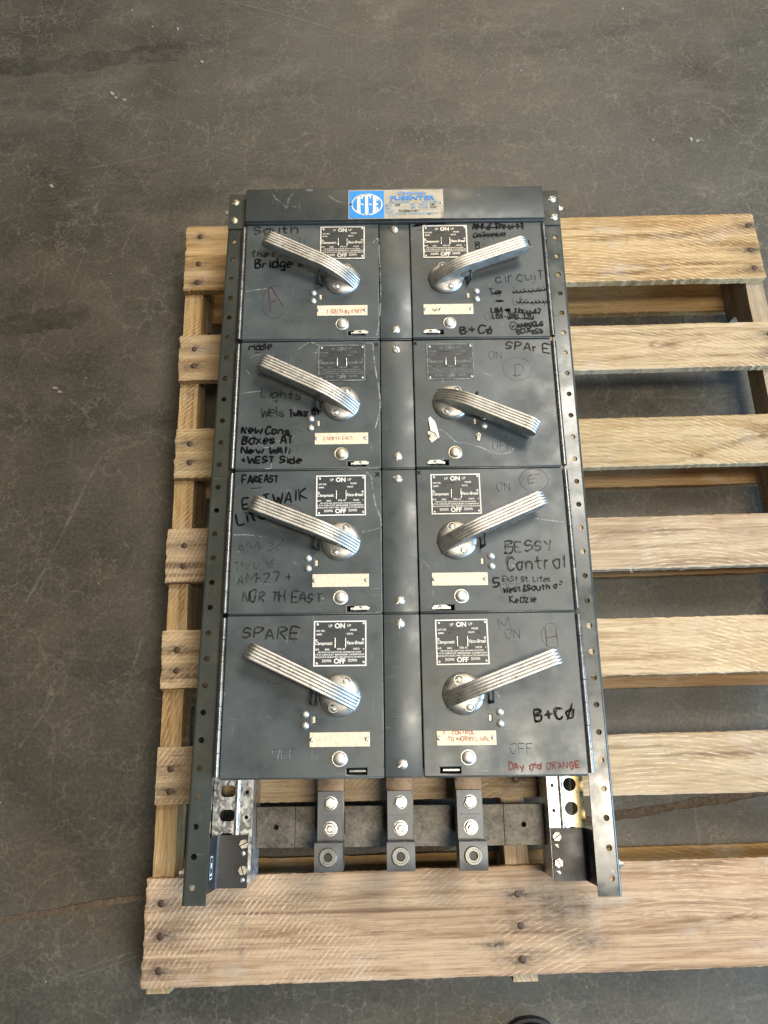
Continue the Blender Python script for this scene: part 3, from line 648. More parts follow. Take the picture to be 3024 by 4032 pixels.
for y in (306, 352, 400, 450): bm.faces.new([bm.verts.new((LX(x), LY(yy), zt)) for x, yy in ((652, y), (1500, y), (1500, y+3), (652, y+3))])
mk('label_print', bm, 'stampblue', header)
bm = bmesh.new()
for s, x0, x1, yb, cap in (('400', 808, 885, 343, 28), ('240', 1322, 1395, 341, 28), ('1PH3W', 1328, 1425, 384, 24), ('72-00863-051', 860, 1155, 436, 28)):
    text_into(bm, s, LX(x0), LX(x1), LY(yb), LY(yb-cap), zt + .0001, .02)
mk('label_stamped_numbers', bm, 'stamp', header)
inst('label_rivet', P_prv, header, (LX(1490), LY(305), ZH + .0012)); inst('label_rivet', P_prv, header, (LX(157), LY(316), ZH + .0012), 0, 'nail')

# ---- handle (cast lever on a round hub)
def handle_mesh():
    bm = bmesh.new(); Lh = .1325; wd = .0205
    top = []
    for k in range(15):                                       # arc rising from the hub's far rim
        t = k/14; top.append((-.0262 + .066*(1-math.cos(t*math.pi/2))*.35 + .066*t*.65, .0052 + .0298*math.sin(t*math.pi/2)**.92))
    for k in range(1, 13):
        t = k/12; top.append((top[14][0] + (Lh-.011-top[14][0])*t, .0350 + .0040*t))
    tip = [(Lh - .011 + .011*math.sin(R(15*k)), .0390 - .0100*(1-math.cos(R(15*k)))) for k in range(1, 7)] + [(Lh - .0008, .0250), (Lh - .0035, .0215)]
    path = top + tip
    bot = [(Lh-.007, .0200), (.062, .0165), (.046, .0150), (.037, .0115), (.0315, .0065), (.0270, .0030), (-.0262, .0030)]
    NW = 41; rows = []
    for i, (s, h) in enumerate(path):
        a = Vector(path[max(i-1, 0)]); b = Vector(path[min(i+1, len(path)-1)]); t = (b-a).normalized(); n = Vector((-t.y, t.x))
        row = []
        grow = 1 + .06*max(0, s)/Lh
        for j in range(NW):
            u = j/(NW-1); f = (u*5) % 1.0 if j < NW-1 else 1.0
            rd = .00085*math.sin(math.pi*f)**.5 - .00085
            if i >= len(path)-2: rd *= .3
            edge = .0 if 0 < j < NW-1 else -.0006
            p = Vector((s, h)) + n*(rd + edge)
            row.append(bm.verts.new((p.x, (u-.5)*wd*grow, p.y)))
        rows.append(row)
    for A, B in zip(rows, rows[1:]):
        for j in range(NW-1): bm.faces.new((A[j], A[j+1], B[j+1], B[j]))
    ba = [bm.verts.new((s, -wd/2*(1 + .06*max(0, s)/Lh), h)) for s, h in bot]; bb = [bm.verts.new((s, wd/2*(1 + .06*max(0, s)/Lh), h)) for s, h in bot]
    for i in range(len(bot)-1): bm.faces.new((ba[i], ba[i+1], bb[i+1], bb[i]))
    bm.faces.new([r[0] for r in rows] + ba); bm.faces.new([r[-1] for r in rows] + bb)
    bm.faces.new(rows[-1] + [bb[0], ba[0]])
    # hub
    lathe(bm, [(.0277, 0), (.0277, .0022), (.0268, .0040), (.0235, .0062), (.0185, .0078), (.010, .0086), (0, .0088)], 48)
    # raised rings round the two screws
    for s in (1, -1):
        lathe(bm, [(.0066, .006), (.0066, .0084), (.0058, .0084), (.0056, .0065)], 22, 0, s*.0182, 0)
    bmesh.ops.triangulate(bm, faces=[f for f in bm.faces if len(f.verts) > 4]); return bm
P_handle = mk('lever_handle', handle_mesh(), 'alu', smooth=38); col.objects.unlink(P_handle)
# ---- nameplate artwork
ns = .0710/1484
def NX(x): return (x-780)*ns
def NY(y): return -(y-762)*ns*.998
bm = plate_bm(rect(NX(38), NX(1522), NY(1400), NY(125)), [], 0, .0008, .0001); P_np = mk('nameplate', bm, 'platebk'); col.objects.unlink(P_np)
bm = plate_bm(rect(NX(38), NX(1522), NY(1400), NY(125)), [rect(NX(74), NX(1486), NY(1364), NY(160))], .0008, .00105); P_nb = mk('nameplate_border', bm, 'white'); col.objects.unlink(P_nb)
bm = bmesh.new(); zt = .00095
for s, x0, x1, yb, cap, bold, sh in (('UP', 455, 560, 305, 75, .01, 0), ('ON', 628, 918, 332, 138, .035, 0), ('UP', 982, 1090, 300, 75, .01, 0), ('CAT. NO.', 105, 352, 430, 48, .03, 0), ('POLES', 1065, 1250, 412, 48, .03, 0), ('AMPS', 105, 270, 532, 48, .03, 0), ('VOLTS', 960, 1140, 520, 48, .03, 0),
    ('Clampmatic', 80, 580, 800, 88, .02, .3), ('Vacu-Break', 965, 1462, 792, 96, .02, .3), ('H.P.', 80, 200, 956, 50, .03, 0), ('MAX.', 360, 495, 956, 50, .03, 0), ('STD. AT', 700, 935, 948, 50, .03, 0), ('VOLTS', 1145, 1325, 944, 50, .03, 0), ('SEE NOTE AND ADDITIONAL INFORMATION INSIDE', 165, 1375, 1026, 38, .02, 0),
    ('I-T-E CIRCUIT BREAKER COMPANY', 75, 1470, 1098, 46, .02, 0), ('BULLDOG ELECTRIC PRODUCTS DIVISION', 75, 1470, 1165, 42, .02, 0), ('DOWN', 285, 535, 1286, 78, .02, 0), ('OFF', 610, 935, 1322, 138, .035, 0), ('DOWN', 1010, 1255, 1276, 80, .02, 0)):
    text_into(bm, s, NX(x0), NX(x1), NY(yb), NY(yb-cap), zt, bold, sh)
for cx, cy in ((112, 672), (1430, 655)):
    a = [bm.verts.new((*p, zt)) for p in circ(NX(cx), NY(cy), 32*ns, 14)]; b = [bm.verts.new((*p, zt)) for p in circ(NX(cx), NY(cy), 15*ns, 14)]
    for k in range(14): bm.faces.new((a[k], a[(k+1) % 14], b[(k+1) % 14], b[k]))
for pts in (circ(NX(1437), NY(920), 14*ns, 10),): bm.faces.new([bm.verts.new((*p, zt)) for p in pts])
P_nt = mk('nameplate_lettering', bm, 'white'); col.objects.unlink(P_nt)
bm = bmesh.new()
for s, x0, x1, yb, cap in (('2', 1285, 1310, 412, 48), ('100', 390, 490, 532, 46), ('250', 1200, 1302, 520, 46), ('15', 245, 300, 956, 46), ('7½', 565, 655, 956, 46), ('240', 975, 1085, 946, 46), ('1', 1378, 1395, 942, 44)):
    text_into(bm, s, NX(x0), NX(x1), NY(yb), NY(yb-cap), zt, .02)
text_into(bm, 'V7E2233LM', NX(388), NX(742), NY(424), NY(376), zt, .02)
P_ns = mk('nameplate_stamped_figures', bm, 'stamp'); col.objects.unlink(P_ns)
bm = plate_bm(rect(NX(665), NX(905), NY(875), NY(640)), [], .0002, .00088); P_nw = mk('indicator_window', bm, 'platebk'); col.objects.unlink(P_nw)
bm = bmesh.new(); box(bm, -.0008, .0008, -.0068, .0068, 0, .0024, .0005, 2); P_slot = mk('indicator_clip', bm, 'brightsteel', smooth=40); col.objects.unlink(P_slot)
# ---- padlock loop: bent strap with a slot, standing on edge
def loop_mesh(sgn):
    bm = plate_bm(rrect(-.0115, .0115, 0, .0215, .003, 3), [rrect(-.0072, .0066, .0045, .0165, .0022, 3)], -.0009, .0009, .0003)
    bmesh.ops.transform(bm, matrix=Matrix.Rotation(R(-14*sgn), 4, 'Y') @ Matrix.Rotation(R(90), 4, 'Z') @ Matrix.Rotation(R(90), 4, 'X'), verts=bm.verts); return bm
P_loop = {}
for s in (-1, 1): P_loop[s] = mk('padlock_loop', loop_mesh(-s), 'black', smooth=40); col.objects.unlink(P_loop[s])
# ---- doors
XD = {-1: (-.2340, -.0228), 1: (.0282, .2385)}
TOPS = (.0212, -.1915, -.4022, -.6125)
BOTS = (-.1868, -.3990, -.6100, -.8222)
ROWTOP = (.0243, -.1905, -.4025, -.6130)
def hoff(side): return {'plate': (-.0805, .0836)[side > 0], 'hub': (-.0803, .0828)[side > 0]}
ANG = {(-1,0):25.2,(1,0):18.4,(-1,1):25.4,(1,1):-25.6,(-1,2):21.6,(1,2):23.0,(-1,3):25.5,(1,3):20.0}
P_knuckle = {}
door = {}
WORN = {0:'white', 1:'whitefade', 2:'white', 3:'white'}
for r_ in range(4):
    for sd in (-1, 1):
        x0, x1 = XD[sd]; yT, yB = TOPS[r_], BOTS[r_]; yr = ROWTOP[r_]
        lx = (-.0712, -.0452) if sd < 0 else (.0488, .0752); ly = yr - .2055
        wx = -.1138 if sd < 0 else .1163; wy = yr - .1372
        bm = plate_bm(rect(x0, x1, yB, yT), [rect(lx[0], lx[1], ly, ly + .0076), rect(wx-.0019, wx+.0019, wy-.0042, wy+.0042)], ZR - .002, ZD, .0012)
        d = mk('switch_door', bm, 'door', panel, smooth=35); door[sd, r_] = d
        # bottom return bend of the door, a shade lower than its face; lighter enamel paints the lit edge
        bm = bmesh.new(); box(bm, x0 + .001, x1 - .001, yB - .0014, yB + .0014, ZR - .004, ZD - .0022, .0010, 2); mk('door_return', bm, 'emboss', d, smooth=40)
        # hinge barrel in seven knuckles
        ext = 7; hl = (yT - yB - .004)/ext; xh = x0 - .0046 if sd < 0 else x1 + .0046
        for k in range(ext):
            kb = bmesh.new(); lathe(kb, [(.0030, .0), (.0038, .0001), (.0040, .0004), (.0040, hl - .0006), (.0038, hl - .0003), (.0030, hl - .0002)], 16)
            bmesh.ops.rotate(kb, verts=kb.verts, cent=(0, 0, 0), matrix=Matrix.Rotation(R(-90), 3, 'X'))
            mk('hinge_knuckle', kb, 'hinge', d, smooth=26, loc=(xh, yB + .002 + k*hl, ZD - .0036))
        # handle
        hx = hoff(sd)['hub']; hy = yr - .1062; a = ANG[sd, r_]; rz = R(180 - a) if sd < 0 else R(a)
        h = inst('lever_handle', P_handle, d, (hx, hy, ZD), rz)
        for s in (1, -1):
            px, py = hx - math.sin(rz)*.0182*s, hy + math.cos(rz)*.0182*s
            inst('handle_screw', P_mid, d, (px, py, ZD + .0070), random.uniform(0, 3))
        inst('padlock_loop', P_loop[sd], d, (-.1105 if sd < 0 else .1150, yr - .1085, ZD - .0006))
        # nameplate
        nx = hoff(sd)['plate']; nyc = yr - .0382; rot = R(random.uniform(-.4, .4))
        inst('nameplate', P_np, d, (nx, nyc, ZD + .0001), rot, None); inst('nameplate_border', P_nb, d, (nx, nyc, ZD + .0001), rot, {0:'platesv',1:'whitefade'}.get(r_))
        inst('nameplate_lettering', P_nt, d, (nx, nyc, ZD + .0001), rot, None if r_ >= 2 else ('whitefade' if r_ == 1 else 'platesv')); inst('nameplate_stamped_figures', P_ns, d, (nx, nyc, ZD + .00012), rot)
        inst('indicator_window', P_nw, d, (nx, nyc, ZD + .0001), rot)
        for cx in (640, 930): inst('indicator_clip', P_slot, d, (nx + NX(cx), nyc + NY(752), ZD + .0004))
        for cx, cy in ((135, 222), (1432, 205), (122, 1316), (1430, 1292)): inst('plate_rivet', P_prv, d, (nx + NX(cx), nyc + NY(cy), ZD + .0008))
        # rivets, indicator window strip, button
        rx = -.1255 if sd < 0 else .1290
        inst('rivet', P_riv, d, (rx, yr - .1300, ZD)); inst('rivet', P_riv, d, (rx, yr - .1444, ZD))
        sb = bmesh.new(); box(sb, wx-.0016, wx+.0016, wy-.0040, wy+.0040, ZD-.004, ZD-.0006); mk('indicator_strip', sb, 'card', d)
        inst('latch_button', P_btn, d, ((-.0800 if sd < 0 else .0855), yr - .1862, ZD), 0, 'brass' if r_ == 1 else None)
        # slide latch in its slot
        sb = bmesh.new(); zz = ZD - .0005; xm = (lx[0]+lx[1])/2; off = (.006 if r_ < 3 else .001)*(1 if sd < 0 else -1)
        if r_ == 3: box(sb, lx[0]+.003, lx[1]-.001, ly+.0024, ly+.0058, ZD-.012, zz, .0006, 1)
        else:
            tilt = .0012*(2-r_) + .0020
            oc = [(-.0125, -.002), (-.0085, .0035), (.007, .0042), (.0125, .0005), (.010, -.0030), (-.010, -.0036)]
            pb = plate_bm([(xm + off + x_, ly + .0040 + y_*.8) for x_, y_ in oc], [circ(xm + off - .001, ly + .0040, .0022, 10)], ZD + .0004, ZD + .0026, .0004); sb.free(); sb = pb
            box(sb, xm - .008, xm + .008, ly + .002, ly + .005, ZD - .012, ZD + .0005)
        mk('slide_latch', sb, 'hinge' if r_ == 3 else 'steel', d, smooth=35)
        sb = bmesh.new(); box(sb, lx[0]-.001, lx[1]+.001, ly-.001, ly+.0086, ZR-.0026, ZR-.0022); mk('latch_recess', sb, 'void', d)
        # card
        if not (sd > 0 and r_ == 1):
            cx0, cx1 = (-.1192, -.0412) if sd < 0 else (.0457, .1226); cy1 = yr - .1532; rot = random.uniform(-.012, .012)
            sb = bmesh.new(); box(sb, cx0, cx1, cy1 - .0182, cy1, ZD + .0001, ZD + .0012, .0003, 1); mk('name_card', sb, 'card', d)
            for sx in (cx0 + .0030, cx1 - .0036): inst('card_screw', P_small, d, (sx, cy1 - .0090, ZD + .0012), random.uniform(0, 3))
# raised ON / OFF pressed into each door
for r_ in range(4):
    for sd in (-1, 1):
        d = door[sd, r_]; yr = ROWTOP[r_]; bm = bmesh.new()
        for s, xa, xb, yb in (('ON', -.1601, -.1402, yr - .0372), ('OFF', -.1668, -.1367, yr - .1850)) if sd < 0 else (('ON', .1429, .1616, yr - .0340), ('OFF', .1405, .1688, yr - .1818)):
            tot = sum(5.6 for _ in s) - 1.6; x = 0; cap = .0118
            for ch in s:
                for st in strokes(ch):
                    pts = smooth_line(st, 4) if ch == 'O' else st
                    P = [Vector((xa + (x + a_)/tot*(xb-xa), yb + (b_-2)/6*cap)) for a_, b_ in pts]
                    for p0, p1 in zip(P, P[1:]):
                        t = (p1-p0); t = t.normalized() if t.length > 1e-9 else Vector((1, 0)); n = Vector((-t.y, t.x))*.00062; e = t*.0003
                        v = [bm.verts.new((*c_, ZD - .0001)) for c_ in (p0-e+n, p1+e+n, p1+e-n, p0-e-n)]; k = [bm.verts.new((*c_, ZD + .0004)) for c_ in (p0, p1)]
                        bm.faces.new((v[0], v[1], k[1], k[0])); bm.faces.new((v[2], v[3], k[0], k[1])); bm.faces.new((v[1], v[2], k[1])); bm.faces.new((v[3], v[0], k[0]))
                x += 5.6
        mk('raised_on_off', bm, 'emboss', d, smooth=60)['kind'] = 'stuff'
# ---- centre cover strips
CS = ((.0115, -.1717), (-.2060, -.3813), (-.4156, -.5937), (-.6253, -.8068))
for r_ in range(4):
    bm = bmesh.new(); box(bm, -.0215, .0268, BOTS[r_] + .0004, TOPS[r_], ZR - .002, ZD - .0014, .0010, 2); c = mk('centre_cover', bm, 'door', panel, smooth=35)
    for k in (0, 1): inst('slotted_screw', P_pan, c, (.0026 - .0006*r_, CS[r_][k], ZD - .0016), R((12, -35, 30, -12, 70, -45, -10, -55)[r_*2+k]))
    bm = bmesh.new(); box(bm, -.0210, .0262, BOTS[r_] - .0012, BOTS[r_] + .0010, ZR - .004, ZD - .0038, .0008, 2); mk('cover_return', bm, 'emboss', c, smooth=40)  # lighter enamel paints a lit edge here too
# ---- handwriting, pen marks and scratches
INK = {}
def inkbm(sd, r_, mat):
    INK[sd, r_, mat, len(INK)] = b = bmesh.new(); return b
DZ = {1:(-1,0),2:(1,0),3:(-1,1),4:(1,1),5:(-1,2),6:(1,2),7:(-1,3),8:(1,3)}
ZI = ZD + .00012
def hand(zm, s, x0, y0, x1, y1, h, wpx, mat='marker', jit=.35, slant=0., dz=0):
    z = ZI + dz; p0, p1 = q(zm, x0, y0, ZD), q(zm, x1, y1, ZD); cap = (q(zm, x0, y0-h, ZD) - p0).length; sc = (p1-p0).length/math.hypot(x1-x0, y1-y0)
    write(inkbm(*DZ[zm], mat), s, p0, p1, cap, wpx*sc*(1.25 if mat == 'marker' else 1.1), z, jit, slant)
def scrib(zm, x0, y0, x1, y1, h, wpx, loops, mat='marker'):
    p0, p1 = q(zm, x0, y0, ZD), q(zm, x1, y1, ZD); sc = (p1-p0).length/math.hypot(x1-x0, y1-y0)
    scribble(inkbm(*DZ[zm], mat), p0, p1, h*sc, wpx*sc, ZI + .00005, loops, int(x0+y0))
def line(zm, pts, wpx, mat, sm=True, wob=.3):
    P = [q(zm, x, y, ZD) for x, y in pts]; sc = .00017
    ribbon(inkbm(*DZ[zm], mat), smooth_line([tuple(p) for p in P], 6) if sm and len(P) > 2 else P, wpx*sc, ZI, wob=wob)
def ringm(zm, cx, cy, rx, ry, wpx, mat, a0=0, a1=360):
    c = q(zm, cx, cy, ZD); ex = (q(zm, cx+rx, cy, ZD)-c).length; ey = (q(zm, cx, cy-ry, ZD)-c).length
    ribbon(inkbm(*DZ[zm], mat), ring_pts(c, ex, ey, a0, a1), wpx*.00017, ZI, wob=.2)
hand(1, 'South', 335, 528, 745, 520, 72, 17, 'markerfade'); hand(1, 'the river', 305, 735, 760, 735, 55, 16, 'markerfade'); hand(1, 'Bridge lite', 345, 842, 920, 828, 76, 15, 'marker', .25)
hand(1, 'A', 490, 1235, 600, 1195, 190, 9, 'redpen'); ringm(1, 522, 1160, 115, 150, 5, 'pen', 20, 330)
scrib(2, 315, 415, 395, 402, 26, 11, 4); scrib(2, 425, 398, 590, 388, 22, 11, 7); hand(2, 'AM-6 Thru 11', 810, 435, 1245, 425, 48, 13); line(2, [(820, 415), (1000, 418), (1235, 405)], 14, 'marker')
scrib(2, 815, 500, 1085, 490, 34, 11, 8); hand(2, 'CATWALK', 815, 502, 1085, 492, 38, 7); hand(2, 'B', 835, 592, 880, 590, 58, 8); hand(2, '6', 1265, 575, 1300, 570, 45, 12); line(2, [(340, 440), (385, 436)], 8, 'marker')
hand(2, 'circuiT', 1010, 880, 1415, 850, 78, 10, 'markerfade'); hand(2, 'To', 955, 990, 1045, 985, 62, 9, 'markerfade'); scrib(2, 985, 972, 1045, 968, 28, 12, 3)
hand(2, 'Transport', 1150, 975, 1425, 955, 58, 8, 'markerfaint'); scrib(2, 1150, 965, 1420, 945, 22, 13, 8); hand(2, 'in', 975, 1062, 1040, 1058, 45, 9, 'markerfaint'); scrib(2, 1010, 1045, 1065, 1043, 24, 10, 3)
hand(2, 'Library', 1150, 1060, 1430, 1062, 66, 9, 'markerfaint'); scrib(2, 1180, 1048, 1430, 1050, 26, 11, 8); hand(2, 'LBA-A Thru A7', 965, 1125, 1380, 1142, 40, 11); scrib(2, 1010, 1118, 1040, 1118, 24, 11, 2); scrib(2, 1090, 1122, 1120, 1122, 26, 12, 3)
scrib(2, 1160, 1130, 1370, 1140, 20, 9, 8); hand(2, 'LBA-390,120', 975, 1176, 1320, 1185, 40, 11); scrib(2, 1110, 1176, 1160, 1180, 22, 11, 3); scrib(2, 1180, 1180, 1310, 1186, 20, 9, 5)
ringm(2, 1150, 1240, 30, 32, 9, 'marker'); hand(2, 'v', 1138, 1255, 1164, 1252, 30, 8); hand(2, 'AMPOOLS', 1190, 1257, 1400, 1240, 34, 11); scrib(2, 1200, 1252, 1390, 1238, 16, 8, 8); hand(2, 'BCUK', 1185, 1310, 1310, 1288, 36, 10); hand(2, 'RED', 1315, 1312, 1405, 1296, 34, 10); scrib(2, 1325, 1310, 1390, 1298, 16, 8, 3)
hand(2, 'B+Cø', 710, 1303, 985, 1300, 58, 13, 'marker', .2)
hand(3, 'middle', 285, 165, 490, 155, 58, 11); line(3, [(335, 188), (385, 186)], 9, 'marker'); hand(3, 'Lights', 400, 602, 770, 625, 78, 13, 'markerfade', .25); hand(3, 'Wels', 395, 788, 620, 775, 80, 14, 'markerfade', .25); hand(3, 'TwNorth', 665, 790, 930, 768, 62, 14)
hand(3, 'New Cans', 215, 938, 665, 950, 66, 17); hand(3, 'Boxes AT', 220, 1040, 695, 1030, 72, 17); hand(3, 'New WAll', 215, 1128, 665, 1130, 56, 17); hand(3, '+WEST Side', 215, 1218, 775, 1215, 58, 16)
hand(3, '+', 690, 880, 780, 870, 60, 8, 'markerfaint'); line(3, [(760, 920), (865, 945), (770, 985)], 7, 'markerfaint', False); hand(3, 'x', 1462, 130, 1490, 128, 45, 7)
hand(4, 'SPArE', 1030, 132, 1385, 160, 62, 13, 'brownmark', .3); hand(4, 'D', 1105, 340, 1185, 335, 92, 6, 'pen'); ringm(4, 1128, 288, 115, 90, 4, 'pen', 0, 350); hand(4, 'x', 305, 100, 328, 98, 34, 8)
hand(5, 'FAREAST', 265, 192, 590, 182, 62, 14); scrib(5, 330, 185, 430, 182, 30, 9, 4); line(5, [(345, 238), (435, 232)], 10, 'marker'); hand(5, 'EATWAlK', 272, 430, 850, 335, 95, 15, 'marker', .3); hand(5, 'Lites', 225, 568, 560, 478, 104, 16, 'marker', .3)
ringm(5, 700, 515, 128, 128, 4, 'redpen', 15, 350); line(5, [(670, 500), (668, 600), (760, 570)], 5, 'pen', False); hand(5, 'AM-36', 225, 825, 640, 790, 84, 11, 'markerfaint', .4); hand(5, 'Thru 96', 200, 990, 560, 950, 84, 11, 'markerfaint', .4); hand(5, 'AM-27 +', 220, 1108, 715, 1075, 84, 11, 'markerfade', .4)
hand(5, 'NOR TH EAST', 260, 1262, 985, 1272, 86, 16, 'markerfade', .4); hand(5, 'x', 1472, 130, 1508, 128, 52, 9)
ringm(6, 1200, 135, 108, 85, 5, 'redpen', -60, 240); hand(6, 'E', 1150, 160, 1250, 148, 55, 6, 'redpen'); hand(6, 'BESSY', 980, 692, 1345, 662, 78, 13, 'markerfade'); hand(6, 'Control', 1000, 825, 1440, 798, 92, 14, 'markerfaint'); hand(6, 'Control', 1003, 823, 1440, 796, 90, 10, 'brownmark', .1)
hand(6, '5', 895, 950, 940, 946, 66, 12); hand(6, 'EAST St. Lites', 965, 908, 1325, 905, 38, 9, 'markerfade'); hand(6, 'West&South of', 970, 992, 1415, 955, 44, 10, 'marker', .3); hand(6, 'Kedzie', 1020, 1068, 1220, 1060, 48, 9); hand(6, 'x', 318, 95, 345, 92, 42, 7)
hand(7, 'SPARE', 340, 285, 815, 302, 92, 15, 'brownmark', .35); ringm(7, 630, 540, 118, 138, 4, 'pen', 0, 345); hand(8, 'B+Cø', 1130, 832, 1415, 800, 84, 14, 'brownmark', .2); hand(8, 'B+Cø', 1131, 831, 1415, 800, 84, 9, 'marker', .1)
hand(8, 'M', 880, 190, 940, 180, 80, 6, 'markerfaint'); hand(8, 'H', 1218, 305, 1292, 300, 120, 7, 'redpen'); ringm(8, 1245, 220, 70, 85, 4, 'pen', 30, 300); hand(8, 'DAy old ORANGE', 945, 1176, 1450, 1160, 48, 11, 'redmark', .45)
# scratches through the paint
for zm, pts, wd, mt in ((1, [(1440,610),(1490,570),(1500,700),(1510,900),(1515,1100),(1500,1350),(1478,1470)], 9, 'scratch'), (1, [(260,1062),(350,1045),(450,1035)], 5, 'scratch'), (1, [(1440,1480),(1510,1488)], 7, 'scuff'), (1, [(880,1500),(940,1480)], 8, 'scratch'), (1, [(290,1490),(330,1500)], 12, 'scuff'), (1, [(1405,1025),(1420,1035)], 8, 'scuff'),
    (3, [(870,90),(940,130),(900,200)], 14, 'scratch'), (3, [(840,92),(780,130),(745,160)], 6, 'scratch'), (3, [(290,245),(330,215),(400,205),(520,208)], 6, 'scuff'), (3, [(210,568),(300,555),(400,545)], 5, 'scratch'), (3, [(250,905),(330,990),(420,1065),(500,1060),(520,1010)], 6, 'scratch'), (3, [(520,1020),(600,1000),(640,970),(710,965)], 5, 'scratch'), (3, [(430,1268),(490,1262),(495,1210)], 6, 'scratch'), (3, [(1420,1040),(1440,1110)], 18, 'scuff'), (3, [(1440,95),(1460,300),(1500,550),(1510,700),(1465,890)], 11, 'scratch'), (3, [(1365,95),(1440,100)], 14, 'scratch'), (3, [(262,350),(290,390)], 6, 'scratch'), (3, [(920,780),(940,820)], 6, 'scuff'),
    (4, [(420,300),(480,325),(525,340),(532,400)], 6, 'scratch'), (4, [(318,655),(370,680),(430,720)], 7, 'scuff'), (4, [(500,765),(560,800),(640,870),(700,875),(760,890),(840,915),(930,955),(1010,965),(1070,950),(1100,920)], 8, 'scratch'), (4, [(320,875),(375,912)], 8, 'scuff'), (4, [(860,320),(920,345)], 26, 'scuff'), (4, [(1230,840),(1200,890)], 18, 'scuff'), (4, [(1060,860),(1070,815)], 6, 'scuff'), (4, [(1250,760),(1320,800),(1380,800)], 5, 'scuff'),
    (5, [(1390,90),(1430,130),(1440,180),(1470,380),(1515,500),(1525,590)], 12, 'scratch'), (5, [(1345,635),(1430,618),(1520,592)], 6, 'scratch'), (5, [(180,660),(320,660),(490,680)], 5, 'scratch'), (5, [(1420,1145),(1520,1145)], 5, 'scratch'), (5, [(520,560),(545,580),(590,588)], 7, 'scuff'), (5, [(735,910),(770,935)], 34, 'scuff'),
    (6, [(1195,425),(1300,440),(1430,455)], 8, 'scratch'), (6, [(335,725),(370,760),(410,805)], 12, 'scuff'), (6, [(440,950),(425,1040),(400,1100)], 18, 'scuff'), (6, [(960,500),(1100,430),(1220,390)], 12, 'scuff'), (6, [(235,950),(290,952)], 6, 'scuff'),
    (7, [(640,960),(700,1030)], 7, 'scuff'), (7, [(620,860),(740,790)], 4, 'scuff'), (7, [(560,960),(580,990)], 30, 'scuff'), (7, [(1380,95),(1415,105)], 9, 'scuff'), (8, [(1160,170),(1230,140),(1250,110)], 5, 'scuff'), (8, [(860,620),(870,660),(885,650)], 6, 'scratch'), (8, [(720,1180),(790,1182)], 10, 'scratch'), (2, [(330,545),(390,525)], 9, 'scuff'), (2, [(1010,1210),(1050,1215),(1090,1300)], 12, 'scuff'), (2, [(1050,1250),(1060,1310)], 5, 'scuff')):
    line(zm, pts, wd, mt)
for (sd, r_, mat, k), b in INK.items():
    mk({'scratch': 'scratch', 'scuff': 'scuff_mark'}.get(mat, 'handwriting'), b, mat, door[sd, r_])
# writing on the cards
for zm, items in ((1, [('1 SOUTH By RIVER', 1010, 1268, 1345, 1260, 36, 6, 'cardpen')]), (2, [('w', 475, 1122, 535, 1118, 48, 9, 'brownmark')]), (3, [('3 NORTH EAST', 975, 1002, 1255, 998, 30, 5, 'cardpen')]), (8, [('4', 470, 925, 492, 925, 26, 5, 'cardpen'), ('CONTROL', 540, 922, 705, 920, 22, 5, 'cardpen'), ('TO MORRELWAL .', 510, 968, 840, 966, 24, 5, 'cardpen')])):
    bm = bmesh.new()
    for s, x0, y0, x1, y1, h, wd, mt in items:
        p0, p1 = q(zm, x0, y0, ZD + .0012), q(zm, x1, y1, ZD + .0012); sc = (p1-p0).length/(x1-x0)
        write(bm, s, p0, p1, h*sc*1.05, wd*sc, ZD + .00135, .3)
    mk('card_writing', bm, items[0][-1], door[DZ[zm]])
# torn remains of the missing card
d = door[1, 1]
for pts, dz in (([(418,690),(432,675),(470,710),(480,740),(505,835),(498,850),(470,800),(435,790)], .004), ([(412,790),(440,785),(475,800),(505,835),(445,878),(425,850)], .0012), ([(800,810),(820,795),(838,812),(832,840),(825,865),(808,860)], .0012)):
    P = [q(4, x, y, ZD) for x, y in pts]; bm = plate_bm([tuple(p) for p in P[::-1]], [], ZD + .0003, ZD + .0006)
    for v in bm.verts: v.co.z += dz*abs(math.sin(v.co.y*260))*.8
    mk('paper_scrap', bm, 'paper' if pts[0][0] == 418 else 'card', d)
p = q(4, 435, 825, ZD); inst('card_screw', P_small, d, (p.x, p.y, ZD + .0018), .6); p = q(4, 812, 825, ZD); inst('card_screw', P_small, d, (p.x, p.y, ZD + .0012), .9)
# scratches on the header and centre covers
bm = bmesh.new()
for zm, pts, wd in ((1, [(510,155),(540,200),(600,240),(635,290)], 12), (1, [(700,145),(655,200),(645,260),(625,295)], 16), (1, [(540,110),(550,150)], 8), (1, [(690,270),(745,270)], 18), (1, [(1035,170),(1100,215),(1190,238)], 14), (1, [(1050,130),(1180,125)], 5), (1, [(800,120),(880,115)], 22), (2, [(850,150),(880,130),(860,160),(960,195),(1090,222),(1110,190)], 5), (2, [(660,85),(740,90),(830,100)], 4), (2, [(1050,72),(1200,70)], 6)):
    ribbon(bm, smooth_line([tuple(q(zm, x, y, ZH)) for x, y in pts], 6), wd*.00017, ZH + .0001, wob=.5)
o_ = mk('scratches', bm, 'scuff', header); o_['kind'] = 'stuff'

